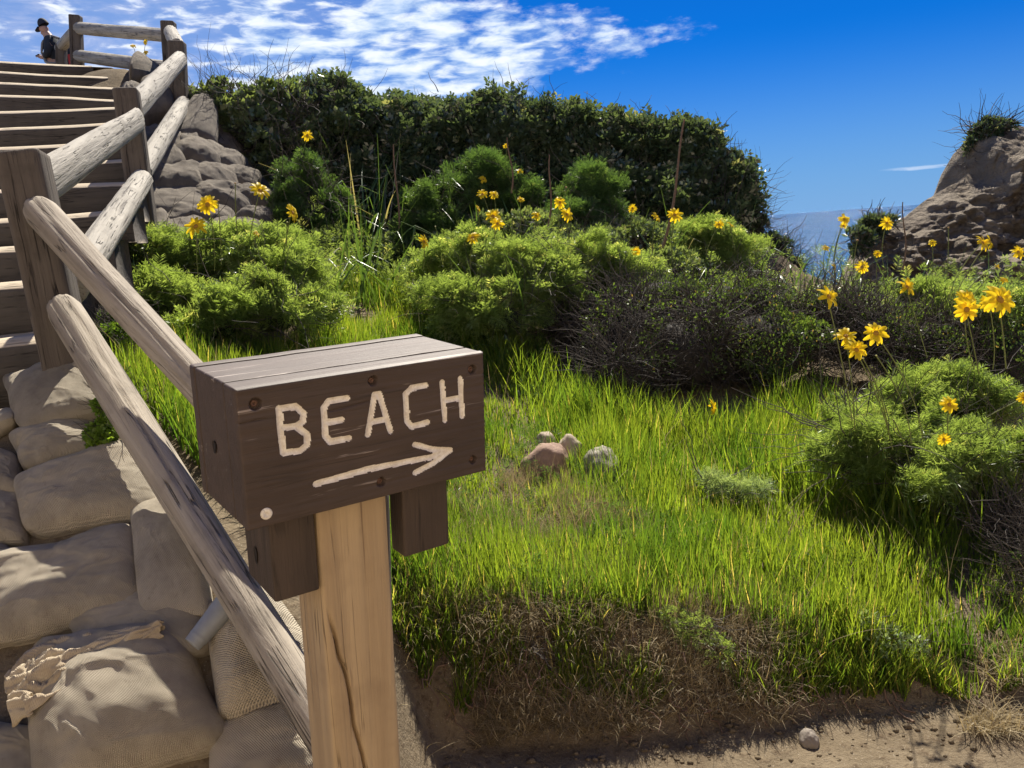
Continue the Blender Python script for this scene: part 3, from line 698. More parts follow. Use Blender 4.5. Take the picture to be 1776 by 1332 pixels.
# far pile on the slope right of the stairs : centre x,y, w,h, tilt
FB = [(262,156,54,30,-10),(270,176,44,26,-12),(272,200,52,34,-12),(238,190,40,34,0),(318,222,26,38,0),(362,214,52,34,20),
 (350,248,64,40,18),(398,246,46,34,20),(296,258,40,44,0),(322,264,42,30,25),(262,262,44,44,-20),(345,292,84,34,24),(388,302,60,32,18),(290,300,48,50,-25),(412,332,62,28,12),
 (366,330,88,36,24),(255,296,50,36,0),(302,338,84,44,-8),(380,364,100,34,16),(286,376,124,54,-6),(432,364,60,26,16),(250,408,80,36,-10),(342,398,110,30,4),(440,394,70,24,10),
 (232,438,76,32,-8),(300,428,110,30,-6),(400,420,90,26,4),(340,448,90,22,0)]
FB.sort(key=lambda t: t[1])
used_rows = {}
ordn = ['leftmost', 'second', 'third', 'fourth', 'fifth', 'sixth', 'seventh']
rows_ = [FB[0:2], FB[2:6], FB[6:11], FB[11:16], FB[16:22], FB[22:28]]
rown = ['row by the top steps', 'row by the third post', 'row between second and third posts', 'row beside the second post top', 'row beside the second post foot', 'lowest row above the bush']
ii = 0
for rn, rw in zip(rown, rows_):
    rw = sorted(rw, key=lambda t: t[0])
    for j, (x, y, w_, h_, an) in enumerate(rw):
        ca, sa = math.cos(rad(an)), math.sin(rad(an)); W2, H2 = w_ * .62, h_ * .66
        quad = [(x + ca * a * W2 - sa * b * H2, y + sa * a * W2 + ca * b * H2) for a, b in ((-1, -1), (1, -1), (1, 1), (-1, 1))]
        nm = ordn[j] + ('' if j == 0 else ' from left')
        sandbag(quad, .16 + .04 * random.random(), f'dusty grey sandbag, {nm} in the {rn}', BURLAP_D, 'grey sandbags piled on the slope right of the stairs', seed=500 + ii * 7, nu=56, nv=40, y0=4.5, level=.6, wr=1.1, ear=.1)
        ii += 1

# crumpled burlap cloth lying on the big bag : folds as a displaced ribbon sheet
def cloth():
    n1, n2 = 150, 60
    pa = np.array([hit(*p, .9, .10) for p in [(285,1110),(235,1128),(175,1160),(110,1180),(60,1200),(20,1235)]])
    wd = [.010, .030, .055, .085, .10, .07]
    t = np.linspace(0, 1, n1); tt_ = np.linspace(0, 1, len(pa)); c = np.stack([np.interp(t, tt_, pa[:, a]) for a in range(3)], 1)
    for _ in range(14): c[1:-1] = (c[:-2] + c[1:-1] * 2 + c[2:]) / 4
    wv = np.interp(t, tt_, wd); tg = unit(np.gradient(c, axis=0)); sd_ = unit(np.cross(tg, [0, 0, 1.])); 
    s = np.linspace(-1, 1, n2)
    V = c[:, None] + sd_[:, None] * (s[None, :, None] * wv[:, None, None] * 1.15)
    T, S = np.meshgrid(t, s, indexing='ij')
    fold = fbm(np.stack([T * 5 + .8 * S, S * 3.2 + .5 * np.sin(T * 5), T * 0], -1), 4, 900)
    ridge_ = (1 - np.abs(fbm(np.stack([T * 3.0, S * 4.5 + 1.2 * np.sin(T * 3.3), T * 0 + 5], -1), 3, 905)) * 2.2)
    hgt = (.030 * ridge_ + .028 * fold) * np.interp(t, [0, .3, .7, 1], [.35, .8, 1.3, 1.0])[:, None] + .035 * (1 - S ** 2)
    gz = ground(V[..., 0].ravel(), V[..., 1].ravel()).reshape(T.shape)
    V[..., 2] = np.maximum(V[..., 2] * .5 + (gz + .11) * .5, gz + .02) + hgt
    V[..., 0] += .012 * fbm(np.stack([T * 9, S * 5, T * 0], -1), 3, 910)
    V = V.reshape(-1, 3); cen = V.mean(0)
    uv = np.c_[T.ravel() * .5, S.ravel() * .12]
    o = obj('empty_sack', V - cen, grid_faces(n2, n1), BURLAP_C, uv=uv); o.location = cen
    md = o.modifiers.new('th', 'SOLIDIFY'); md.thickness = .004; md.offset = 0
    tag(o, 'crumpled empty burlap sack lying folded over the bottom left sandbag', 'sack')
cloth()

# plastic cup, torn down one side
def cup():
    m, k = mat('clear_dusty_plastic'); c = k.coord('Object'); n = k.noise(c, 60, 4)
    p = k.n('ShaderNodeBsdfPrincipled', {'Base Color': k.mix(n, (.42, .45, .48), (.30, .31, .32)), 'Roughness': .28, 'Transmission Weight': .35, 'IOR': 1.25, 'Specular IOR Level': .7})
    k.out(p.outputs[0])
    a0 = P(333, 1118, 1.86); a1 = P(392, 1052, 1.93); R = frame(a1 - a0); L = np.linalg.norm(a1 - a0) * 1.12
    root = empty('plastic_cup', None, 'dusty clear plastic cup split down its side, lying between sandbags', 'cup', M=M4(R, a0))
    ns, nz = 72, 40; zz = np.linspace(0, L, nz); r = .023 + .014 * zz / L; r = r + .0012 * (np.abs((zz / L) - .9) < .012) + .0010 * (np.abs(zz / L - .16) < .02)
    V = []; 
    for i in range(nz):
        half = math.pi - .03 - .42 * max(0, (zz[i] / L)) ** 1.5 + .05 * math.sin(i * 1.3); th = np.linspace(-half, half, ns) + 1.0
        V.append(np.c_[r[i] * np.cos(th) * 1.05, r[i] * np.sin(th) * .94, np.full(ns, zz[i])])
    o = obj('cup_wall', np.concatenate(V), grid_faces(ns, nz), m, root); s = o.modifiers.new('t', 'SOLIDIFY'); s.thickness = .0012
    th = np.linspace(-math.pi + .5, math.pi - .5, 60) + 1.0; cc = np.c_[.0375 * np.cos(th) * 1.05, .0375 * np.sin(th) * .94, np.full(60, L)]
    v, f = tube(cc, .0018, 8); obj('rim', v, f, m, root)
    a = np.arange(32) * 2 * math.pi / 32
    rr = np.concatenate([np.c_[s * .023 * 1.05 * np.cos(a), s * .023 * .94 * np.sin(a), np.full(32, z_)] for s, z_ in ((1, .0), (.8, .003), (.78, .006), (.02, .006))])
    obj('cup_base', rr, grid_faces(32, 4, True), m, root)
cup()

# ------------------------------------------------------------------ rocks
def rock(px, py, w_, h_, label, col, seed, Yb=None, name='rock', strat=False, sink=.35):
    p = hit(px, py + h_ * .3); s = p[1] / FPX; rx = w_ * s / 2; rz = h_ * s / 2 * 1.15
    n, m_ = 40, 26; th = np.arange(n) * 2 * math.pi / n; ph = np.linspace(.02, math.pi - .02, m_); T, Ph = np.meshgrid(th, ph)
    q = np.stack([np.cos(T) * np.sin(Ph), np.sin(T) * np.sin(Ph), np.cos(Ph)], -1)
    r = 1 + .26 * fbm(q * 1.4 + seed, 3, seed) + .04 * fbm(q * 7, 3, seed + 1)
    V = (q * r[..., None]).reshape(-1, 3) * np.array([rx, rx * .8, rz])
    mm = plain('rock_%d' % seed, col, .85, 0, .35, 25, .8, .008)
    o = obj(name, V, grid_faces(n, m_, True), mm); o.location = p + np.array([0, rx * .5, rz * (.6 - sink)]); o.rotation_euler = (0, .1 * math.sin(seed), seed)
    tag(o, label, 'rock'); return o
rock(950, 806, 88, 68, 'reddish rounded rock, leftmost of three in the sunny grass', (.28, .18, .13), 3, sink=.2)
rock(992, 792, 60, 66, 'smooth pale tan cobble behind the reddish rock', (.36, .29, .21), 5, sink=.15)
rock(1045, 815, 84, 80, 'rough grey speckled rock, rightmost of three in the grass', (.27, .24, .19), 8, sink=.2)
rock(948, 770, 44, 40, 'small pale stone half hidden in grass behind the three rocks', (.34, .27, .2), 11, sink=.2)
rock(1076, 1030, 62, 50, 'dark charred stone set in the edge of the grassy bank', (.045, .045, .05), 14, sink=.5)
rock(1407, 1284, 44, 42, 'round grey cobble lying on the sandy path at the bank foot', (.20, .17, .14), 17, sink=.3)
rock(560, 448, 44, 22, 'flat brown stone on the bare patch left of the reeds', (.24, .17, .13), 20)
rock(592, 452, 36, 18, 'smaller flat stone on the bare patch beside the reeds', (.28, .20, .15), 22)

# ------------------------------------------------------------------ foliage builders
def rand_dirs(n): 
    v = RNG.normal(size=(n, 3)); return unit(v)
def shell_pts(blobs, n, seed, inner=.72, lump=.16, freq=2.6, ground_cut=True, loose=1.0, gap=-.28):
    """points in a lumpy shell of a union of ellipsoids, with outward directions"""
    C = np.array([b[0] for b in blobs]); R = np.array([b[1] for b in blobs]); area = (R[:, 0] * R[:, 2] + R[:, 0] * R[:, 1] + R[:, 1] * R[:, 2])
    P_, D_ = [], []; need = n; tries = 0
    while need > 0 and tries < 12:
        m_ = int(need * 2.2) + 50; bi = RNG.choice(len(C), m_, p=area / area.sum()); d = rand_dirs(m_)
        keep = ~((d[:, 1] > .35) & (RNG.random(m_) < .75)); keep &= ~((d[:, 2] < -.5) & (RNG.random(m_) < .8)); bi, d = bi[keep], d[keep]
        rr = inner + (1 - inner) * RNG.random(len(d)) ** .45
        lp = fbm(d * freq + bi[:, None] * 3.1, 3, seed); rr = rr * (1 + lump * lp * 1.7)
        p = C[bi] + d * R[bi] * rr[:, None]
        p = p + loose * .30 * R[bi] * np.stack([fbm(p * 2.6 + 5, 2, seed + 41), fbm(p * 2.6 + 9, 2, seed + 42), 1.3 * fbm(p * 2.6, 2, seed + 43)], -1) * 2
        for j in range(len(C)):
            q = (p - C[j]) / R[j]; ins = (np.sum(q * q, 1) < .42) & (bi != j); p, d, bi = p[~ins], d[~ins], bi[~ins]
        g = fbm(p * 5.5, 2, seed + 3); kk = g > gap; p, d = p[kk], d[kk]
        if ground_cut:
            kk = p[:, 2] > ground(p[:, 0], p[:, 1]) - .02; p, d = p[kk], d[kk]
        P_.append(p); D_.append(d); need -= len(p); tries += 1
    P_ = np.concatenate(P_)[:n]; D_ = np.concatenate(D_)[:n]; return P_, D_
def leaf_quads(p, ax, nrm, L, Wd, fold=.15):
    ax = unit(ax); sd_ = unit(np.cross(ax, nrm)); nn = np.cross(sd_, ax); L = L[:, None]; Wd = Wd[:, None]
    V = np.stack([p, p + ax * L * .5 + sd_ * Wd * .5 + nn * Wd * fold, p + ax * L, p + ax * L * .5 - sd_ * Wd * .5 + nn * Wd * fold], 1).reshape(-1, 3)
    return V, np.arange(len(V)).reshape(-1, 4)
def broad_leaves(blobs, n, size, seed, upb=.5, aspect=.5, pd=None, **kw):
    p, d = pd or shell_pts(blobs, n, seed, **kw); n = len(p)
    ax = unit(d * .6 + rand_dirs(n) * .8 + np.array([0, 0, upb])); nr_ = unit(d + rand_dirs(n) * .7 + np.array([0, 0, .4]))
    L = size * (.6 + .8 * RNG.random(n)); V, Fq = leaf_quads(p, ax, nr_, L, L * aspect)
    var = np.clip(.5 + .5 * fbm(p * 3, 2, seed + 9) + RNG.normal(0, .18, n), 0, .86); var[RNG.random(n) < .03] = 1; return V, Fq, var
def feather(blobs, n, seed, size=.055, per=13, lw=.0042, lfac=.62, pd=None, **kw):
    p, d = pd or shell_pts(blobs, n, seed, **kw); n = len(p)
    ax = unit(d * .7 + rand_dirs(n) * .55 + np.array([0, 0, .55])); sd_ = unit(np.cross(ax, rand_dirs(n))); S = size * (.6 + .8 * RNG.random(n))
    tt_ = np.tile(np.linspace(.1, 1, per), n); pp = np.repeat(p, per, 0); aa = np.repeat(ax, per, 0); ss = np.repeat(sd_, per, 0); SS = np.repeat(S, per)
    sg = np.where(np.tile(np.arange(per), n) % 2, 1., -1.)
    st_ = pp + aa * (tt_ * SS)[:, None] - np.array([0, 0, 1]) * (.25 * tt_ ** 2 * SS)[:, None]
    la = unit(aa * .7 + ss * sg[:, None] + RNG.normal(0, .25, aa.shape)); L = SS * (lfac - .35 * tt_ * (lfac / .62))
    nr_ = unit(np.cross(aa, ss) + RNG.normal(0, .3, aa.shape))
    V, Fq = leaf_quads(st_, la, nr_, L, np.full(len(L), lw) * (.7 + .6 * RNG.random(len(L))), 0)
    var = np.repeat(np.clip(.45 + .5 * fbm(p * 4, 2, seed + 9) + RNG.normal(0, .15, n), 0, .86), per)
    hi = np.repeat(RNG.random(n) < .04, per); var[hi] = 1; return V, Fq, var
def core(blobs, s=.7, seed=0):
    n, m_ = 28, 18; th = np.arange(n) * 2 * math.pi / n; ph = np.linspace(.02, math.pi - .02, m_); T, Ph = np.meshgrid(th, ph)
    q = np.stack([np.cos(T) * np.sin(Ph), np.sin(T) * np.sin(Ph), np.cos(Ph)], -1).reshape(-1, 3); parts = []
    for i, (c, r) in enumerate(blobs):
        k_ = s * (1 + .22 * fbm(q * 2.5 + i * 5, 3, seed)); parts.append((c + q * k_[:, None] * r, grid_faces(n, m_, True)))
    return join(parts)
def twigs(blobs, n, seed, length=.3, r=.004, steps=6, out=.5, wander=.5, ns=3, inner=.2):
    p, d = shell_pts(blobs, n, seed, inner=inner, lump=.1); n = len(p)
    cur = p.copy(); dd = unit(d * out + rand_dirs(n)); Ls = length * (.4 + .9 * RNG.random(n)) / steps
    rings = []; a = np.arange(ns) * 2 * math.pi / ns
    for s in range(steps + 1):
        x = unit(np.cross(dd, [.2, .3, .9])); y = np.cross(dd, x); rr = r * (1 - .75 * s / steps) * (.6 + .8 * ((np.arange(n) * .618) % 1))
        rings.append(cur[:, None] + rr[:, None, None] * (np.cos(a)[None, :, None] * x[:, None] + np.sin(a)[None, :, None] * y[:, None]))
        dd = unit(dd + wander * rand_dirs(n) * .8 + np.array([0, 0, .05])); cur = cur + dd * Ls[:, None]
    V = np.stack(rings, 1).reshape(-1, 3); g = grid_faces(ns, steps + 1, True)
    Fq = (g[None] + (np.arange(n) * ns * (steps + 1))[:, None, None]).reshape(-1, 4); return V, Fq
def mkblobs(bl, Yr=1.0):
    out = []
    for x, y, rx, ry, Y in bl:
        c = P(x, y, Y); s = Y / FPX; out.append((c, np.array([rx * s, rx * s * Yr, ry * s])))
    return out
def subblobs(blobs, k=14, seed=0, s0=.17, s1=.46):
    out = [(c, r * .80) for c, r in blobs]; rg = np.random.default_rng(seed)
    for c, r in blobs:
        for _ in range(k):
            d = unit(rg.normal(size=3)); d[1] = -abs(d[1]) if rg.random() < .7 else d[1]; d[2] = abs(d[2]) if rg.random() < .7 else d[2]
            out.append((c + d * r * rg.uniform(.6, 1.05), r * rg.uniform(s0, s1)))
    return out
def bush(name, label, cat, bl, leafspec, group=None, coreS=.72, tw=None, Yr=.9, coremat=CORE_D):
    """leafspec: list of (kind, n, size, material, kwargs)"""
    blobs = mkblobs(bl, Yr); c0 = np.mean([b[0] for b in blobs], 0); zb_ = ground(c0[0], c0[1])[0]; org = np.array([c0[0], c0[1], zb_])
    root = empty(name, org, label, cat, group)
    sb = subblobs(blobs, 14, len(bl) + int(bl[0][0])) if coreS else blobs
    if coreS: v, f = core(blobs, coreS * .92, len(bl)); obj('dark_core', v - org, f, coremat, root)  # solid dark blobs added inside to block light, in place of branches
    seed = int(abs(bl[0][0] * 3 + bl[0][1])) % 9999
    for kind, n, size, m_, kw in leafspec:
        if kind == 'broad': V, Fq, var = broad_leaves(sb, n, size, seed, **kw)
        else: V, Fq, var = feather(sb, n, seed, size, **kw)
        obj('leaves', V - org, Fq, m_, root, smoothf=False, attr=var); seed += 50
    if tw:
        n, L, r = tw; v, f = twigs(blobs, n, seed, L, r); obj('twigs', v - org, f, TWIG, root)
    return root
# hedge
HG = 'dark evergreen shrubs forming the hedge on the bluff top'
hedge = [
 ('pale leafy vine tangle at the left end of the hedge beside the fence', [(345,205,38,44,8.4),(395,205,70,52,8.5),(470,222,74,58,8.6),(540,262,70,84,8.7),(440,270,66,60,8.4),(500,320,60,50,8.5)], 'v'),
 ('dark rounded hedge shrub behind the feathery round bush', [(600,250,84,76,9.1),(660,262,70,74,9.1),(600,340,90,80,8.9)], 'h'),
 ('dark hedge shrub behind the tall reeds', [(735,255,78,72,9.1),(800,268,74,76,9),(740,350,90,80,8.8)], 'h'),
 ('dark hedge shrub right above the middle yellow flowers', [(880,270,76,80,9),(945,275,72,78,9),(890,355,90,70,8.8)], 'h'),
 ('dark hedge shrub where the hedge top starts to slope down', [(1020,286,70,78,8.9),(1085,296,66,78,8.8),(1030,360,90,64,8.6)], 'h'),
 ('dark spiky topped hedge shrub left of the hedge end', [(1145,312,58,84,8.7),(1190,330,48,76,8.6),(1150,370,80,50,8.4)], 'h'),
 ('last dark hedge shrub overhanging the sea side of the bluff', [(1232,340,46,70,8.5),(1268,352,36,50,8.4),(1245,385,54,28,8.3)], 'h')]
for lb, bl, kd in hedge:
    A_ = sum(b[2] * b[3] for b in bl)
    if kd == 'v': bush('vine_shrub', lb, 'shrub', bl, [('broad', 14000, .06, G_VINE, dict(aspect=.75, inner=.5, lump=.4))], HG, .62, (700, .5, .004))
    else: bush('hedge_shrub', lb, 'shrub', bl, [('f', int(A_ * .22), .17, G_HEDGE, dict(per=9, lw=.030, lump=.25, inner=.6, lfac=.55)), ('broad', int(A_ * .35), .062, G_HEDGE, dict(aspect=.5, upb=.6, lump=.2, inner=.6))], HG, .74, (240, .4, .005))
# the bare twigs hanging at the hedge end
e_ = bush('bare_twig_spray', 'spray of bare twigs sticking out from the seaward hedge end', 'twigs', [(1296,355,22,30,8.4),(1290,385,22,16,8.3)], [], None, 0, (110, .45, .003))
def fb(name, label, bl, n, m_=G_FERN, size=.06, cat='plant', group='feathery green flower bushes', **kw):
    kw.setdefault('lw', .0056); kw.setdefault('inner', .35); kw.setdefault('lump', .45); kw.setdefault('loose', 2.0); kw.setdefault('gap', -.12)
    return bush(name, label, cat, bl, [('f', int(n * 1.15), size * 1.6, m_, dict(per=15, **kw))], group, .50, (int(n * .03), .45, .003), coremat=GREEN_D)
fb('feathery_bush', 'round dense feathery bush standing by itself against the hedge', [(527,352,58,64,7.4),(530,395,62,50,7.3)], 5200, G_FERND, .06, loose=.6, lump=.2)
fb('feathery_bush', 'wide low feathery bush left of the grass, above the near rail', [(255,478,58,42,5.4),(330,486,82,58,5.3),(425,480,92,58,5.3),(490,470,60,46,5.5),(475,545,84,62,4.9),(375,555,100,58,4.8),(275,550,60,46,4.7)], 11000)
fb('feathery_bush', 'sunlit feathery bush in the middle, right of the bright grass', [(830,478,80,52,6.3),(910,492,84,56,6.1),(800,540,60,48,5.8),(870,550,64,46,5.7),(955,520,50,46,5.9)], 8000)
fb('feathery_bush', 'feathery bush below the central pair of flowers', [(1010,470,70,42,6.4),(1075,478,54,36,6.5)], 3600)
fb('feathery_bush', 'small feathery bush behind the left middle flowers', [(835,335,66,42,8.0),(890,350,46,36,8.0)], 2600, G_FERND, .08)
fb('feathery_bush', 'tall narrow feathery bush right of the tall reeds', [(752,378,36,44,7.7),(735,415,44,30,7.6)], 1900, G_FERND, .075)
fb('feathery_bush', 'feathery bush right behind the pair of large middle flowers', [(1020,355,56,44,7.9),(1000,395,70,34,7.7)], 2600, G_FERND, .08)
fb('feathery_bush', 'feathery clump at the foot of the seaward hedge end', [(1240,440,70,34,7.5),(1180,455,54,30,7.4)], 3400)
fb('feathery_bush', 'big feathery bush at the right edge carrying tall yellow flowers', [(1490,730,66,50,3.8),(1570,735,80,60,3.75),(1655,715,66,58,3.8),(1480,800,56,54,3.5),(1600,815,100,66,3.45),(1705,820,66,62,3.45)], 12000, G_FERN, .05, lw=.0034)
fb('feathery_bush', 'feathery clump beneath the flowers at the right edge, upper', [(1610,545,60,36,5.6),(1680,560,64,36,5.4)], 3200)
fb('silvery_plant', 'small silvery feathery plant alone in the shaded grass edge', [(1235,850,40,16,3.6),(1275,858,34,14,3.55)], 240, G_SILV, .045, group=None, lw=.003)
bush('ground_cover_shrub', 'leafy low green shrub behind the central flowers', 'shrub', [(900,410,90,36,7.4),(990,430,80,32,7.2),(1090,420,80,40,7.5),(1130,470,80,26,6.9)], [('broad', 9000, .045, G_VINE, dict(aspect=.6)), ('f', 1200, .06, G_FERN, {})], None, .7, (300, .3, .003))
bush('ground_cover_shrub', 'leafy low green mat at the foot of the tall reeds', 'shrub', [(690,438,60,26,7.6),(750,432,60,26,7.6)], [('broad', 2600, .045, G_VINE, dict(aspect=.6))], None, .7, (60, .3, .003))
bush('dead_brush', 'dead grey tangled brush spilling onto the grass at its left end', 'shrub', [(1000,560,56,42,6.0),(1085,590,96,72,5.6),(1190,620,90,82,5.3),(1090,650,70,50,5.1)], [('broad', 3800, .022, G_SAVORY, dict(inner=.85))], None, .8, (4200, .34, .0032), coremat=CORE_D)
bush('leafy_brush', 'half leafy tangled shrub right of the dead brush', 'shrub', [(1130,515,100,32,6.1),(1270,540,90,60,5.7),(1330,610,90,86,5.3),(1420,560,80,60,5.6)], [('broad', 17000, .021, G_SAVORY, dict(inner=.8, lump=.22, aspect=.45))], None, .8, (2200, .3, .003))
bush('leafy_brush', 'half leafy shrub behind the tall right hand flowers', 'shrub', [(1500,590,70,60,5.4),(1580,610,80,66,5.2),(1680,640,80,66,5.1),(1770,650,70,80,4.9)], [('broad', 9000, .021, G_SAVORY, dict(inner=.82, aspect=.45))], None, .8, (2600, .3, .003))
bush('leafy_weed', 'bright green leafy weed growing between rail and sandbags', 'plant', [(196,712,30,26,2.72),(206,748,30,30,2.66),(176,768,26,26,2.62),(214,772,22,24,2.6)], [('broad', 2600, .022, G_BRIGHT, dict(aspect=.55, inner=.4, lump=.35))], None, 0, (110, .12, .0018))
bush('low_weed_patch', 'yellow green weeds and dry twigs between the two near rails', 'plant', [(255,655,34,24,3.9),(290,700,40,36,3.6),(320,740,30,30,3.4),(190,560,30,24,4.0),(200,590,40,26,3.9)], [('broad', 2600, .022, G_BRIGHT, {}), ], None, 0, (700, .2, .0022))
bush('bank_weed', 'grey green succulent weed on the shaded bank edge at right', 'plant', [(1530,1105,34,26,2.52),(1580,1120,26,20,2.5),(1500,1075,20,16,2.55)], [('broad', 420, .022, G_SILV, dict(aspect=.35, inner=.5))], None, 0, (60, .1, .0015))
bush('bank_weed', 'green ferny weed hanging over the middle of the bank', 'plant', [(1215,1085,34,30,2.5),(1180,1070,22,20,2.52),(1250,1130,16,30,2.44)], [('f', 260, .03, G_FERN, dict(per=9, lw=.003))], None, 0, (60, .12, .0015))
bush('bank_weed', 'yellowish seedling on the bank right of the sign post', 'plant', [(930,1115,24,16,2.44),(950,1140,18,20,2.42)], [('broad', 110, .026, G_BRIGHT, dict(aspect=.35, inner=.3))], None, 0, (30, .1, .0015))
bush('cliff_top_bush', 'dark bush overhanging the top of the sandstone bluff', 'shrub', [(1704,238,26,20,15.0),(1693,262,17,26,15.0),(1730,226,20,12,15.1)], [('broad', 4200, .09, G_HEDGE, dict(aspect=.4, lump=.3))], None, .7, (160, .6, .01))
bush('cliff_top_bush', 'low dark bush on the near shoulder of the sandstone bluff', 'shrub', [(1508,400,22,22,13.2),(1490,425,18,26,12.9),(1535,386,18,10,13.4)], [('broad', 3000, .08, G_HEDGE, dict(aspect=.4, lump=.3))], None, .7, (120, .4, .01))
bush('shaded_scrub', 'twiggy scrub in shade at the lower right corner', 'shrub', [(1740,930,60,50,3.1),(1790,1010,60,70,2.85),(1760,1090,50,50,2.7)], [('broad', 1500, .02, G_FERND, {}), ], None, 0, (1300, .25, .002))

bush('leafy_brush', 'low leafy scrub below the bent reeds at the edge of the sea gap', 'shrub', [(1370,560,60,20,6.3),(1450,562,70,20,6.2),(1540,560,70,24,6.0),(1300,515,50,22,6.6)], [('broad', 9000, .024, G_SAVORY, dict(inner=.7, aspect=.45)), ('f', 700, .07, G_FERN, {})], None, .7, (500, .25, .003))
bush('leafy_brush', 'low leafy scrub at the foot of the bluff at the right edge', 'shrub', [(1620,590,80,34,5.8),(1720,575,80,34,5.6),(1790,590,60,60,5.4)], [('broad', 8000, .024, G_SAVORY, dict(inner=.7, aspect=.45)), ('f', 900, .07, G_FERN, {})], None, .7, (500, .25, .003))

bush('edge_scrub', 'dark dry scrub clinging to the eroded bluff edge under the hedge end', 'shrub', [(1300,400,26,26,8.35),(1335,432,26,22,8.2),(1365,465,24,18,8.1)], [('broad', 1500, .05, G_HEDGE, dict(inner=.6))], None, .85, (500, .3, .004))

# ------------------------------------------------------------------ reeds and stalks
def ribbon(base, dirv_, L, wd, bend, seg=12, kink=None):
    d = unit(np.array(dirv_, float)); p = np.array(base, float); t = unit(np.cross(d, rand_dirs(1)[0])); pts_ = [p.copy()]; 
    hd = unit(np.array([d[0], d[1], 0]) + rand_dirs(1)[0] * np.array([.6, .6, 0]))
    for i in range(seg):
        d = unit(d + (hd * .8 + np.array([0, 0, -1.])) * bend / seg)
        if kink and i == int(kink * seg): d = unit(hd * .9 + np.array([0, 0, -.45]))
        p = p + d * L / seg; pts_.append(p.copy())
    pts_ = np.array(pts_); s = unit(np.cross(hd, [0, 0, 1.]) + .2 * rand_dirs(1)[0]); ww = wd * np.sin(np.linspace(.35, 1, seg + 1) ** .8 * math.pi * .98).clip(.06)[:, None] / 2
    ce = pts_ + np.array([0, 0, 1]) * 0
    V = np.stack([pts_ - s * ww, pts_ + hd * wd * .18, pts_ + s * ww], 1).reshape(-1, 3); return V, grid_faces(3, seg + 1)
def reeds(label, clumps, group='reed clumps among the flowers'):
    """clumps: (px, py_base, Y, n, height, spread, bend, kinkprob)"""
    b0 = P(clumps[0][0], clumps[0][1], clumps[0][2]); b0[2] = ground(b0[0], b0[1])[0]
    root = empty('reed_clump', b0, label, 'reeds', group)
    for (px, py, Y, n, h, sp_, bend, kp) in clumps:
        for i in range(n):
            x, y = P(px, py, Y)[:2] + RNG.normal(0, sp_, 2); z0 = ground(x, y)[0] - .02
            V, Fq = ribbon((x, y, z0), (RNG.normal(0, .22), RNG.normal(0, .22), 1), h * (.6 + .6 * RNG.random()), .024 * (.6 + .7 * RNG.random()), bend * RNG.random() * 2, kink=(.5 + .35 * RNG.random()) if RNG.random() < kp else None)
            v_ = 1.0 if RNG.random() < .16 else RNG.random() * .8
            obj('blade', V - b0, Fq, G_REED, root, attr=np.full(len(Fq), v_))
reeds('thick tall clump of folded reeds left of centre against the hedge', [(625,445,7.8,24,1.25,.12,.8,.35),(660,450,7.7,24,1.2,.14,.8,.35),(705,448,7.8,26,1.1,.14,.9,.35)])
reeds('few upright reed blades standing in the bright grass', [(625,520,6.3,4,.95,.05,.2,.15),(652,505,6.4,3,.75,.04,.2,.1)])
reeds('reed clump behind the middle flowers with one arching blade', [(950,425,7.4,9,.95,.09,.6,.4),(985,435,7.2,6,.6,.1,1.2,.5)])
reeds('reed clump below the seaward hedge end', [(1160,470,6.9,10,.85,.10,.7,.5),(1130,480,6.8,7,.6,.1,1.2,.5)])
reeds('bent reeds standing in front of the sea gap', [(1380,505,6.9,9,.62,.10,.6,.5),(1440,520,6.7,12,.58,.12,1.0,.6)])
reeds('reeds in front of the sandstone bluff', [(1570,515,6.5,10,.55,.10,.7,.5),(1620,520,6.4,10,.5,.12,1.0,.5),(1500,520,6.6,7,.5,.1,1.0,.6)])
def stalk(a, b, r, label):
    a, b = np.array(a), np.array(b); t = np.linspace(0, 1, 12)[:, None]; c = a * (1 - t) + b * t + np.array([.02, 0, 0]) * np.sin(t * 5)
    v, f = tube(c, r * (1 - .45 * t[:, 0]), 6); o = obj('dry_stalk', v - a, f, STALK); o.location = a; tag(o, label, 'stalk', 'dry brown stalks among the bushes')
stalk(P(1150,430,7.0), P(1191,206,7.0), .014, 'tallest dry brown stalk, leaning before the right of the hedge')
stalk(P(887,335,7.6), P(883,238,7.6), .011, 'dry brown stalk above the left middle flowers')
stalk(P(949,400,7.0), P(957,268,7.0), .011, 'dry brown stalk beside the arching central reeds')
stalk(P(690,440,7.4), P(686,250,7.4), .011, 'dry brown stalk among the tall reeds left of centre')
stalk(P(1565,470,6.3), P(1570,350,6.3), .007, 'thin dark stalk crossing the bluff foot')
stalk(P(551,480,6.4), P(541,400,6.4), .006, 'short dry stalk on the bare patch')

# ------------------------------------------------------------------ flowers
def petal_mesh(L=1.0, W=.3, curl=.15, seed=0):
    n = 8; t = np.linspace(0, 1, n); wv = W / 2 * np.array([.28, .6, .86, 1, 1, .92, .72, .34]); V = []
    for i in range(n):
        z = -curl * t[i] ** 2 + .10 * math.sin(t[i] * 3.1)
        for s in (-1, -.5, 0, .5, 1): V.append((s * wv[i], t[i] * L, z + .10 * abs(s) * W - (.0 if i < n - 1 else .02 * (abs(s) == .5))))
    return np.array(V), grid_faces(5, n)
PV = {}
for kk in range(3):
    v, f = petal_mesh(1, .37, (.05, .22, .4)[kk]); PV[kk] = (v, f, meshdata('petal', v, f, PETAL))
def disc_mesh():
    n, m_ = 18, 7; a = np.arange(n) * 2 * math.pi / n; V = []
    for i in range(m_): ph = i / (m_ - 1) * math.pi * .55; V.append(np.c_[np.sin(ph + .02) * np.cos(a) * .24, np.sin(ph + .02) * np.sin(a) * .24, np.full(n, .12 * math.cos(ph))])
    return np.concatenate(V), grid_faces(n, m_, True)
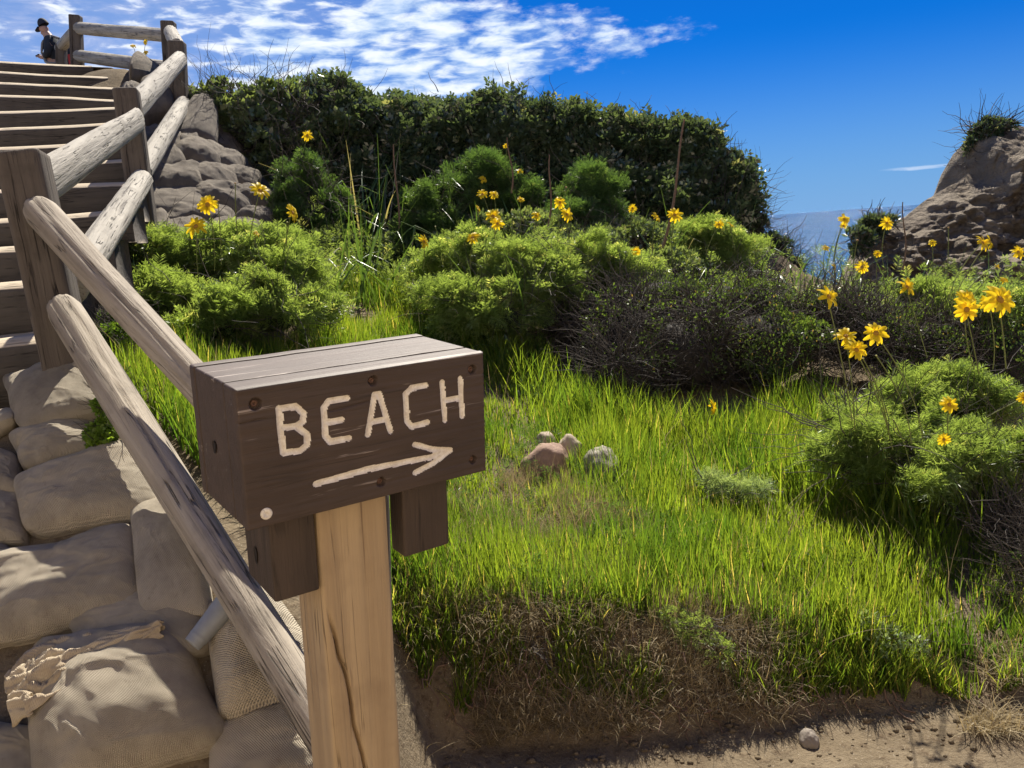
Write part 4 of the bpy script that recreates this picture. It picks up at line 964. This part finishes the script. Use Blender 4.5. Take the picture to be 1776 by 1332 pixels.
DV, DF = disc_mesh(); DM = meshdata('disc', DV, DF, DISC); 
def stem_curve(a, b, r, bend):
    t = np.linspace(0, 1, 14)[:, None]; mid = (a + b) / 2 + bend; return tube((1 - t) ** 2 * a + 2 * t * (1 - t) * mid + t ** 2 * b, r, 5)
def flower(px, py, size, Y, base, face, label, kind='open', big=False, group='yellow daisy flowers'):
    """face = (tilt from vertical deg, heading deg 0=away from camera 180=towards it)"""
    h = P(px, py, Y); bb = P(base[0], base[1], Y + .1); gz = ground(bb[0], bb[1])[0]
    if bb[2] < gz: bb[2] = gz
    root = empty('yellow_flower' if kind == 'open' else 'flower_bud', bb, label, 'flower', group)
    R = size * Y / FPX / 2 * 1.04; tl, hd = rad(face[0]), rad(face[1]); n = np.array([math.sin(tl) * math.sin(hd), math.sin(tl) * math.cos(hd), math.cos(tl)])
    Rm = frame(n, (0.1, 1, 0)); 
    bend = np.array([(px - base[0]) * -.0002 * Y, 0, .0]) + RNG.normal(0, .02, 3)
    hb = h - n * R * .12 - bb
    v, f = stem_curve(np.zeros(3), hb, .0024 if Y < 5 else .0030, bend); obj('stem', v, f, STEM, root)
    Mh = Matrix(M4(Rm * R, h - bb))
    if kind == 'bud':
        q = DV * np.array([2.6, 2.6, 4]); obj('bud', q @ (Rm * R * .5).T + (h - bb), DF, BUD if not big else SEED, root); return
    np_ = random.choice((12, 13, 14)); 
    o = bpy.data.objects.new('disc', DM); COL.objects.link(o); o.parent = root; o.matrix_local = Mh
    o2 = obj('calyx', (DV * np.array([.75, .75, -1.1])) @ (Rm * R).T + (h - bb), DF, STEM, root)
    allp = []
    for i in range(np_):
        a = i * 2 * math.pi / np_ + random.uniform(-.12, .12); s = random.uniform(.84, 1.05); kk = random.choice((0, 0, 1, 1, 2)); lift_ = random.uniform(-.15, .35)
        A = Matrix.Rotation(a, 4, 'Z') @ Matrix.Translation((0, .15, 0)) @ Matrix.Rotation(lift_, 4, 'X') @ Matrix.Rotation(random.uniform(-.3, .3), 4, 'Y') @ Matrix.Diagonal((s * random.uniform(.85, 1.15), s * .85, s, 1))
        if big:
            o = bpy.data.objects.new('petal', PV[kk][2]); COL.objects.link(o); o.parent = root; o.matrix_local = Mh @ A
        else:
            MM = np.array(Mh @ A); allp.append((PV[kk][0] @ MM[:3, :3].T + MM[:3, 3], PV[kk][1]))
    if allp: v, f = join(allp); obj('petals', v, f, PETAL, root)
BIGF = [
 (1437,515,44,2.9,(1478,730),(60,150),'tall yellow flower with drooping petals, left of the near right hand cluster'),
 (1467,583,38,3.1,(1482,745),(45,190),'upper left yellow flower of the close trio at right'),
 (1485,607,40,3.0,(1548,780),(58,170),'lowest yellow flower of the close trio at right'),
 (1519,578,44,3.0,(1600,760),(62,185),'right hand yellow flower of the close trio'),
 (1573,498,36,3.6,(1608,620),(55,150),'single yellow flower above the feathery bush, before the bluff'),
 (1675,520,40,3.3,(1690,640),(62,175),'upper of two overlapping flat yellow flowers near the right edge'),
 (1676,537,46,3.2,(1698,650),(80,180),'lower of two overlapping flat yellow flowers near the right edge'),
 (1716,525,34,3.3,(1722,640),(70,200),'yellow flower tucked behind the largest one at the right edge'),
 (1734,520,60,2.7,(1745,640),(62,165),'largest yellow flower, near the right edge'),
 (1704,421,30,4.2,(1645,525),(60,150),'left of two joined yellow flowers high on a curved stem at right'),
 (1716,419,26,4.25,(1650,530),(65,130),'right of two joined yellow flowers high on a curved stem'),
 (1766,437,26,4.0,(1665,525),(60,170),'yellow flower at the right edge on a long slanted stem'),
 (1646,702,32,3.2,(1652,830),(60,180),'yellow flower standing low over the big feathery bush'),
 (1637,762,24,3.2,(1648,830),(80,200),'flat yellow flower lowest on the big feathery bush'),
 (1776,690,24,3.3,(1690,740),(60,180),'yellow flower cut by the right edge of the picture'),
 (1235,706,28,3.9,(1215,800),(85,80),'lone yellow flower nodding over the shaded grass'),
 (360,355,36,4.5,(372,470),(72,170),'upper of two large yellow flowers left, before the sandbags'),
 (340,393,38,4.4,(345,490),(58,185),'lower left large yellow flower before the sandbags'),
 (451,331,34,5.0,(430,450),(55,140),'yellow flower beside the round feathery bush, left side'),
 (507,369,32,5.0,(490,470),(80,110),'yellow flower turned aside before the round feathery bush')]
for a in BIGF: flower(*a, big=True)
SMALLF = [
 (735,419,26,5.6,(733,470),'yellow flower left of the middle group, apart'),(820,412,24,5.7,(815,480),'lowest left yellow flower of the middle group'),
 (855,375,28,6,(858,450),'upper of two touching yellow flowers in the middle group'),(863,388,24,5.9,(850,450),'lower of two touching yellow flowers in the middle group'),
 (837,337,20,6.8,(850,400),'left of a small pair of yellow flowers above the touching ones'),(857,338,17,6.8,(865,400),'right of a small pair of yellow flowers above the touching ones'),
 (829,361,13,6.6,(835,410),'small half open yellow flower below the small pair'),(930,374,18,6.6,(928,430),'yellow flower left of the central pair'),
 (903,346,13,6.8,(905,420),'narrow sideways yellow flower left of the central pair'),(971,351,22,6.2,(965,430),'upper of the central pair of yellow flowers'),
 (983,372,25,6.1,(990,440),'lower of the central pair of yellow flowers'),(877,253,10,7.8,(887,330),'small yellow flower high against the hedge above the middle'),
 (902,297,11,7.8,(895,350),'small yellow flower above the small pair, to the right'),(838,311,15,7.6,(838,350),'small yellow flower directly above the small pair'),
 (1097,361,16,6.8,(1090,440),'small sideways yellow flower right of the dark hedge gap'),(1138,377,20,6.6,(1130,450),'yellow flower left of the reed clump at right centre'),
 (1170,373,28,6.4,(1165,460),'spiky yellow flower at the dry stalk foot'),(1103,436,18,6.2,(1095,490),'yellow flower low over the leafy shrub at right centre'),
 (1247,389,17,6.6,(1225,440),'left of a pair of flat yellow flowers by the hedge end'),(1267,390,15,6.6,(1275,440),'right of a pair of flat yellow flowers by the hedge end'),
 (533,235,20,7.4,(520,310),'yellow flower high against the hedge above the round bush'),(445,405,13,5.0,(445,460),'small yellow flower above the left feathery bush'),
 (1464,380,20,6,(1445,490),'upper small yellow flower in front of the sea'),(1463,391,14,6,(1450,490),'lower small yellow flower in front of the sea'),
 (1538,387,24,6,(1532,460),'yellow flower in front of the bluff shoulder'),(1432,430,14,6,(1432,490),'small yellow flower over the water edge'),
 (1495,463,25,5.6,(1500,520),'yellow flower left at the bluff foot'),(1447,464,17,5.8,(1448,510),'yellow flower among the bent reeds'),
 (1522,440,14,6,(1520,500),'small yellow flower between reeds and bluff'),(1617,421,14,6,(1612,500),'small yellow flower in front of the middle of the bluff'),
 (1730,462,12,4.2,(1665,540),'small yellow flower on a curved stem near the right edge'),(1741,486,15,4.0,(1700,550),'small drooping yellow flower above the largest one'),
 (231,80,10,9.4,(238,112),'left small yellow flower behind the top fence rail'),(252,73,10,9.4,(248,112),'upper right small yellow flower behind the top fence rail'),(253,91,8,9.4,(252,112),'lowest small yellow flower behind the top fence rail')]
for i, (x, y, s, Y, b_, lb) in enumerate(SMALLF): flower(x, y, s, Y, b_, (random.uniform(45, 82), random.choice((150, 170, 185, 200, 120))), lb)
BUDS = [(378,348,14,4.5,(384,460),1,'brown bud touching the upper left large flower'),(408,318,12,5,(415,440),1,'brown seed head above the left flowers'),(1487,417,14,6,(1480,490),1,'brown seed head before the bluff foot'),(1645,395,12,5.5,(1640,500),1,'wilted orange head high before the bluff'),
 (982,325,12,6.8,(975,400),1,'orange wilted head above the central pair'),(1497,622,12,3.0,(1540,740),0,'green bud just below the close trio'),(1520,617,12,3.0,(1580,770),0,'green bud right below the close trio flowers'),(1550,728,9,3.2,(1580,830),0,'pinkish bud on the big feathery bush'),
 (498,386,12,5,(500,470),0,'green bud under the sideways flower'),(889,377,11,6.6,(885,430),0,'bud between the middle flowers'),(1024,478,12,6,(1024,510),1,'orange bud on the lower feathery bush'),(755,393,9,6.5,(760,450),0,'small bud above the lone middle flower'),(1353,485,8,6.5,(1352,520),0,'small bud left of the sea reeds')]
for x, y, s, Y, b_, br, lb in BUDS: flower(x, y, s, Y, b_, (15, 170), lb, 'bud', bool(br), group='flower buds and seed heads')

# ------------------------------------------------------------------ grass
def inpoly(x, y, poly):
    c = np.zeros(len(x), bool); n = len(poly)
    for i in range(n):
        x1, y1 = poly[i]; x2, y2 = poly[(i + 1) % n]; cond = ((y1 > y) != (y2 > y)) & (x < (x2 - x1) * (y - y1) / (y2 - y1 + 1e-9) + x1); c ^= cond
    return c
def blades(p, h, wd, lean, seg=4, droop=.3):
    n = len(p); d = unit(np.c_[lean, np.ones(n)]); cur = p.copy(); hd = unit(np.c_[RNG.normal(size=(n, 2)), np.zeros(n)]); s = unit(np.cross(hd, [0, 0, 1.])); rows = []
    hs = h / seg
    for i in range(seg + 1):
        w_ = wd * (1 - (i / seg) ** 1.6) + .0002; rows.append(np.stack([cur - s * (w_ / 2)[:, None], cur + s * (w_ / 2)[:, None]], 1))
        d = unit(d + hd * (droop * (.3 + RNG.random(n)) / seg)[:, None] - np.array([0, 0, 1]) * (droop * .25 * i / seg)); cur = cur + d * hs[:, None]
    V = np.stack(rows, 1).reshape(-1, 3); g = grid_faces(2, seg + 1); Fq = (g[None] + (np.arange(n) * 2 * (seg + 1))[:, None, None]).reshape(-1, 4); return V, Fq, seg
def scatter(n, xr, yr, poly, dens_far=1.0):
    x = RNG.uniform(*xr, n); y = yr[0] + (yr[1] - yr[0]) * RNG.random(n) ** 1.35; z_ = ground(x, y); p = np.c_[x, y, z_]; px, py = toPx(p); kk = inpoly(px, py, poly); return p[kk]
GP = [(190,640),(180,560),(300,600),(520,600),(520,520),(540,462),(700,470),(760,560),(880,600),(960,640),(1030,740),(1250,770),(1420,700),(1560,860),(1776,900),(1860,1000),(1860,1190),(1620,1150),(1440,1150),(1300,1100),(1100,1080),(900,1080),(690,1060),(560,1010),(330,800),(240,700)]
WP = [(470,500),(560,455),(740,480),(690,410),(900,405),(1130,440),(1270,465),(1310,535),(1500,560),(1570,560),(1790,570),(1790,640),(1450,600),(1200,540),(1010,545),(960,590),(880,640),(760,570),(640,500),(560,560)]
def field(n, xr, yr, poly, hmax):
    p = scatter(n, xr, yr, poly); p[:, 2] += hmax * RNG.random(len(p)) ** 1.3 * (.6 + .8 * np.clip(.5 + fbm(p * np.array([3, 3, 0]), 2, 33), 0, 1)); d = unit(rand_dirs(len(p)) * .7 + np.array([0, -.2, .8])); return p, d
V, Fq, var = feather(None, 0, 812, .09, 13, .005, pd=field(36000, (-3.2, 5), (3.6, 8.6), WP, .42))
tag(obj('ferny_weeds', V, Fq, G_FERN, smoothf=False, attr=var), 'ferny green weeds filling the ground between the bushes', 'weeds', kind='stuff')
V, Fq, var = broad_leaves(None, 0, .045, 813, pd=field(42000, (-3.2, 5), (3.4, 8.6), WP, .36))
tag(obj('leafy_weeds', V, Fq, G_VINE, smoothf=False, attr=var), 'small leafy weeds scattered between the bushes', 'weeds', kind='stuff')
prt = []; vr = []
for i in range(420):
    pp_ = scatter(30, (-3, 4), (4.2, 8.4), WP)
    if not len(pp_): continue
    V, Fq = ribbon(pp_[0] - [0, 0, .02], (RNG.normal(0, .35), RNG.normal(0, .3), 1), .45 + .5 * RNG.random(), .012 + .012 * RNG.random(), 1.6 * RNG.random(), kink=(.4 + .4 * RNG.random()) if RNG.random() < .35 else None); prt.append((V, Fq)); vr.append(np.full(len(Fq), 1.0 if RNG.random() < .1 else RNG.random() * .8))
V, Fq = join(prt); tag(obj('long_blades', V, Fq, G_REED, attr=np.concatenate(vr)), 'long arching reed like blades scattered through the weeds', 'blades', kind='stuff')
LP = [(700,620),(950,640),(1200,760),(1776,760),(1776,1140),(1200,1090),(700,1050)]
p_, d_ = field(9000, (-1.2, 3), (2.4, 5.4), LP, .10); kk = fbm(p_ * np.array([2.4, 2.4, 0]), 3, 57) > .16; p_, d_ = p_[kk], d_[kk]
V, Fq, var = feather(None, 0, 815, .05, 9, .0034, pd=(p_, d_))
tag(obj('low_weeds', V, Fq, G_FERND, smoothf=False, attr=var), 'patches of low ferny weeds growing in the grass', 'weeds', kind='stuff')
p = scatter(185000, (-3.2, 3.4), (2.3, 8.2), GP)
patch = fbm(p * np.array([1.8, 1.8, 0]), 3, 71); kk = patch > -.50 + .3 * (RNG.random(len(p)) - .5); p = p[kk]; patch = patch[kk]
hh = (.085 + .085 * RNG.random(len(p)) ** 1.5) * (1 + .9 * patch) * (1 + .35 * fbm(p * np.array([9, 9, 0]), 2, 78)) * (1 + .9 * smooth((p[:, 1] - 3.2) / 1.6) * smooth((p[:, 0] + .3) / .8))
lean = np.c_[RNG.normal(0, .16, len(p)), RNG.normal(0, .16, len(p))]
V, Fq, sg = blades(p, hh, (.0032 + .0040 * RNG.random(len(p))), lean, 4, .35)
var = np.clip(.42 + .9 * fbm(p * 2.5, 3, 75) + RNG.normal(0, .22, len(p)), 0, .86); var[RNG.random(len(p)) < .035] = 1
tag(obj('grass', V, Fq, G_GRASS, smoothf=True, attr=np.repeat(var, sg)), 'bright green grass covering the sunny slope', 'grass', kind='stuff')
# wider leaved tall tufts
T0 = [(1000,700,4.7),(1040,690,4.8),(960,660,5.0),(1080,720,4.6),(920,640,5.2),(1120,740,4.5),(1180,745,4.5),(1400,720,4.5),(1330,740,4.5),(1440,700,4.6),(1380,690,4.7),(1250,740,4.5),(870,610,5.4),(1450,860,3.6),(1500,880,3.5),(1440,800,3.8),(1400,850,3.7),(1600,900,3.3),(1690,910,3.3),(1560,900,3.4)]
tp = np.concatenate([np.c_[RNG.normal(P(*t)[0], .12, 130), RNG.normal(t[2], .10, 130)] for t in T0]); tp = np.c_[tp, ground(tp[:, 0], tp[:, 1])]
V, Fq, sg = blades(tp, .20 + .14 * RNG.random(len(tp)), .006 + .004 * RNG.random(len(tp)), RNG.normal(0, .28, (len(tp), 2)), 6, .6)
tag(obj('tall_grass', V, Fq, G_GRASS, attr=np.repeat(RNG.random(len(tp)) * .85, sg)), 'taller wide bladed grass along the foot of the dead brush', 'grass', kind='stuff')
# dry grass on and hanging over the bank
DP = [(690,1000),(900,850),(1120,900),(1250,1020),(1500,1060),(1860,980),(1860,1300),(1600,1260),(1400,1210),(1200,1250),(1000,1260),(690,1330)]
p = scatter(60000, (-.8, 2.2), (2.2, 3.6), DP)
bx = RNG.uniform(-.8, 2.6, 42000); by = BY(bx) + RNG.uniform(-.04, .26, len(bx)); pb = np.c_[bx, by, ground(bx, by)]; pb = pb[fbm(pb * np.array([4.5, 9, 4]), 3, 93) > .06 + .2 * (RNG.random(len(pb)) - .5)]; p = np.concatenate([p, pb]); patch = fbm(p * np.array([3, 3, 0]), 3, 91); left = smooth((toPx(p)[0] - 1200) / -300); rgt = smooth((toPx(p)[0] - 1600) / 120)
kk = (patch + .55 * left + .35 * rgt > .08 + .25 * RNG.random(len(p))); p = p[kk]; n = len(p)
V, Fq, sg = blades(p, .05 + .10 * RNG.random(n), .0018 + .0018 * RNG.random(n), np.c_[RNG.normal(0, .7, n), RNG.normal(-.5, .6, n)], 5, 1.3)
tag(obj('dry_grass', V, Fq, G_DRY, attr=np.repeat(np.clip(RNG.random(n), 0, 1) * .95, sg)), 'dry brown grass and roots matted over the bank edge', 'grass', kind='stuff')
# sparse green blades reaching down the bank face
bx = RNG.uniform(-.6, 2.4, 22000); by = BY(bx) + RNG.uniform(.0, .30, len(bx)) ** 1.0; pb = np.c_[bx, by, ground(bx, by)]; pb = pb[fbm(pb * np.array([7, 7, 4]), 3, 95) > .0]; n = len(pb)
V, Fq, sg = blades(pb, .06 + .10 * RNG.random(n), .003 + .003 * RNG.random(n), RNG.normal(0, .25, (n, 2)), 4, .6)
tag(obj('bank_grass', V, Fq, G_GRASS, attr=np.repeat(RNG.random(n), sg)), 'sparse green blades on the face of the shaded bank', 'grass', kind='stuff')
# fine straw fluff patch in the middle of the lit bank
p = scatter(60000, (-.6, 1.6), (2.4, 3.9), [(700,900),(840,840),(960,820),(1100,900),(1220,1000),(1400,1080),(1430,1130),(1180,1100),(1000,1080),(700,1080)]); p = p[fbm(p * np.array([3.2, 3.2, 0]), 3, 98) > .02]; n = len(p)
V, Fq, sg = blades(p, .07 + .07 * RNG.random(n), .0012 + .0010 * RNG.random(n), RNG.normal(0, .35, (n, 2)), 4, .6)
tag(obj('straw', V, Fq, G_DRY, attr=np.repeat(RNG.random(n) * .6 + .3, sg)), 'fine pale straw in the sunny bank below the three rocks', 'grass', kind='stuff')
p = scatter(2600, (-3, 3.4), (2.3, 7.5), GP); n = len(p)
V, Fq, sg = blades(p, .16 + .22 * RNG.random(n), .0016 + .0012 * RNG.random(n), RNG.normal(0, .45, (n, 2)), 6, .7)
tag(obj('dry_stems', V, Fq, G_DRY, attr=np.repeat(RNG.random(n), sg)), 'thin dry stems standing among the green grass', 'grass', kind='stuff')
bx = RNG.uniform(-.6, 2.4, 260); by = BY(bx) + RNG.uniform(.02, .22, 260); prt = []
for x_, y_ in zip(bx, by):
    c0 = np.array([x_, y_, ground(x_, y_)[0] + .01]); st = RNG.normal(0, .012, (9, 3)); st[:, 1] -= .012; st[:, 2] -= .010; st[0] = 0; c_ = c0 + np.cumsum(st, 0); c_[:, 2] = np.maximum(c_[:, 2], ground(c_[:, 0], c_[:, 1]) + .004); prt.append(tube(c_, .0016 * (1 + RNG.random()), 4))
v, f = join(prt); tag(obj('roots', v, f, STALK), 'thin bare roots hanging out of the eroded bank', 'roots', kind='stuff')
prt = []; q8 = np.array([(1,0,0),(-1,0,0),(0,1,0),(0,-1,0),(0,0,1),(0,0,-1)], float); tri = np.array([(0,2,4),(2,1,4),(1,3,4),(3,0,4),(2,0,5),(1,2,5),(3,1,5),(0,3,5)])
for i in range(900):
    x_ = RNG.uniform(-.3, 3.0); y_ = BY(np.array([x_]))[0] - abs(RNG.normal(0, .25)) + .06; r_ = .004 + .012 * RNG.random() ** 4; z_ = ground(x_, y_)[0]; R3 = np.linalg.qr(RNG.normal(size=(3, 3)))[0]
    prt.append(((q8 * (.7 + .6 * RNG.random((6, 1)))) @ R3 * r_ * np.array([1.2, 1, .7]) + [x_, y_, z_ + r_ * .2], tri))
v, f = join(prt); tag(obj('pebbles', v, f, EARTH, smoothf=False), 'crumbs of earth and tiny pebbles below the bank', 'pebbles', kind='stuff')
# bare patch litter, sandbag litter
p = scatter(2500, (-3, .5), (6.2, 8.5), [(520,440),(720,440),(740,480),(560,480)]); n = len(p)
V, Fq, sg = blades(p, .04 + .08 * RNG.random(n), .003 + .002 * RNG.random(n), RNG.normal(0, 1.6, (n, 2)), 3, 1.2)
tag(obj('leaf_litter', V, Fq, G_DRY, attr=np.repeat(RNG.random(n), sg)), 'dry litter scattered on the bare soil patch', 'litter', kind='stuff')

# ------------------------------------------------------------------ person on the top landing
def skin(name, J, E_, m_, parent, sub=2):
    me = bpy.data.meshes.new(name); me.from_pydata([j[:3] for j in J], E_, []); me.materials.append(m_); o = bpy.data.objects.new(name, me); COL.objects.link(o); o.parent = parent
    sk = o.modifiers.new('skin', 'SKIN'); sk.use_smooth_shade = True
    for v, j in zip(me.skin_vertices[0].data, J): v.radius = (j[3], j[4] if len(j) > 4 else j[3]); v.use_root = False
    me.skin_vertices[0].data[0].use_root = True
    s = o.modifiers.new('sub', 'SUBSURF'); s.levels = sub; s.render_levels = sub; return o
SKINM = plain('skin', (.42, .25, .18), .6, 0, .1); JACKET = plain('dark_jacket', (.018, .024, .034), .85, 0, .3); TROU = plain('dark_trousers', (.03, .035, .05), .85, 0, .3); CAP = plain('dark_cap', (.016, .02, .035), .8, 0, .3)
GREYS = plain('grey_strap', (.22, .22, .22), .8); REDB = plain('red_pack', (.42, .03, .03), .7)
hp = P(80, 50, 12.1); pz = edges[0][0][2] - .03
pr = empty('person', (hp[0] + .05, 12.1, pz), 'person in dark cap and dark jacket looking down, hands together', 'person'); pr.rotation_euler = (0, 0, 0)
# local: faces -x ; head top at stature
HT = hp[2] - pz   # approx head centre height
s_ = HT / 1.60
def J_(*a): return tuple(x * s_ for x in a)
body = [J_(.02,0,.92,.13,.16), J_(.03,0,1.10,.12,.15), J_(.04,0,1.32,.13,.18), J_(-.02,0,1.44,.06,.07), J_(-.07,0,1.52,.05,.055), J_(-.10,0,1.60,.085,.075), J_(-.10,0,1.66,.085,.075),
        J_(.03,.17,1.38,.055), J_(.02,.24,1.14,.045), J_(-.16,.10,1.10,.036), J_(-.24,.05,1.13,.03), J_(.03,-.17,1.38,.055), J_(.02,-.24,1.14,.045), J_(-.16,-.10,1.10,.036), J_(-.24,-.05,1.13,.03),
        J_(.02,.10,.88,.09), J_(0,.11,.48,.06), J_(.03,.11,.08,.045), J_(-.12,.11,.04,.035), J_(.02,-.10,.88,.09), J_(0,-.11,.48,.06), J_(.03,-.11,.08,.045), J_(-.12,-.11,.04,.035), J_(-.185,0,1.585,.014), J_(-.175,0,1.54,.02)]
ed = [(0,1),(1,2),(2,3),(3,4),(4,5),(5,6),(2,7),(7,8),(8,9),(9,10),(2,11),(11,12),(12,13),(13,14),(0,15),(15,16),(16,17),(17,18),(0,19),(19,20),(20,21),(21,22),(5,23),(4,24)]
skin('body', body, ed, SKINM, pr)
jk = [J_(.02,0,.90,.15,.185), J_(.03,0,1.10,.145,.175), J_(.04,0,1.32,.15,.20), J_(.0,0,1.42,.08,.09), J_(.03,.18,1.38,.075), J_(.02,.25,1.14,.062), J_(-.10,.14,1.10,.052), J_(.03,-.18,1.38,.075), J_(.02,-.25,1.14,.062), J_(-.10,-.14,1.10,.052)]
skin('jacket', jk, [(0,1),(1,2),(2,3),(2,4),(4,5),(5,6),(2,7),(7,8),(8,9)], JACKET, pr)
tr = [J_(.02,0,.90,.14,.17), J_(.02,.10,.84,.105), J_(0,.11,.48,.078), J_(.03,.11,.10,.065), J_(.02,-.10,.84,.105), J_(0,-.11,.48,.078), J_(.03,-.11,.10,.065)]
skin('trousers', tr, [(0,1),(1,2),(2,3),(0,4),(4,5),(5,6)], TROU, pr)
# fingers
for sy in (1, -1):
    for q in range(4):
        b0 = np.array([-.255, .05 * sy - .02 * sy * q * .6, 1.13 + .012 * q]) * s_; pth = np.array([b0, b0 + np.array([-.03, -.01 * sy, .012]) * s_, b0 + np.array([-.045, -.02 * sy, .0]) * s_])
        v, f = tube(pth, .009 * s_, 6); obj('finger', v, f, SKINM, pr)
    b0 = np.array([-.235, .03 * sy, 1.155]) * s_; v, f = tube(np.array([b0, b0 + np.array([-.03, -.015 * sy, .025]) * s_]), .010 * s_, 6); obj('thumb', v, f, SKINM, pr)
# cap
n, m_ = 28, 12; a = np.arange(n) * 2 * math.pi / n; cv = []
for i in range(m_): ph = i / (m_ - 1) * math.pi * .5; cv.append(np.c_[np.sin(ph + .01) * np.cos(a) * .094, np.sin(ph + .01) * np.sin(a) * .086, np.full(n, np.cos(ph) * .125)])
tilt = np.array(Matrix.Rotation(rad(-22), 3, 'Y')); cc_ = np.array([-.095, 0, 1.665])
obj('cap', ((np.concatenate(cv) @ tilt.T + cc_) * s_), grid_faces(n, m_, True), CAP, pr)
t = np.linspace(-1.1, 1.1, 16); vis = []
for r in (.0, .5, 1.0):
    for z_ in (0, ): vis.append(np.c_[-.085 - r * .10 * np.cos(t * .9), .085 * np.sin(t), np.full(16, .0 - .03 * r)])
vo = obj('cap_visor', (np.concatenate(vis) @ tilt.T + cc_) * s_, grid_faces(16, 3), CAP, pr); vm = vo.modifiers.new('t', 'SOLIDIFY'); vm.thickness = .008
bp_ = empty('backpack', tuple(np.array([hp[0] + .05, 12.1, pz]) + np.array([.25, 0, 1.0]) * s_), 'dark backpack with red side and grey straps on the person', 'backpack')
box_obj('pack_body', np.array([-.06, -.15, -.12]) * s_, np.array([.12, .15, .38]) * s_, JACKET, bp_, .05)
box_obj('side_pocket', np.array([.06, -.168, -.10]) * s_, np.array([.15, -.04, .12]) * s_, REDB, bp_, .02)
for sy in (1, -1):
    pth = np.array([(-.06, .10 * sy, .40), (-.20, .10 * sy, .455), (-.36, .11 * sy, .36), (-.40, .12 * sy, .18), (-.34, .15 * sy, .0), (-.08, .14 * sy, -.04)]) * s_
    tt2 = np.linspace(0, 1, 24); pth = np.stack([np.interp(tt2, np.linspace(0, 1, 6), pth[:, c_]) for c_ in range(3)], 1); v, f = tube(pth, .022 * s_, 6); obj('strap', v, f, GREYS, bp_)
ph_o = box_obj('phone', (-.04 * s_, -.035 * s_, -.006), (.04 * s_, .035 * s_, .006), plain('phone_black', (.02, .02, .02), .3), None, .003)
ph_o.location = np.array([hp[0] + .05, 12.1, pz]) + np.array([-.285, 0, 1.165]) * s_; ph_o.rotation_euler = (0, rad(-25), 0); tag(ph_o, 'dark phone held in the hands of the person', 'phone')
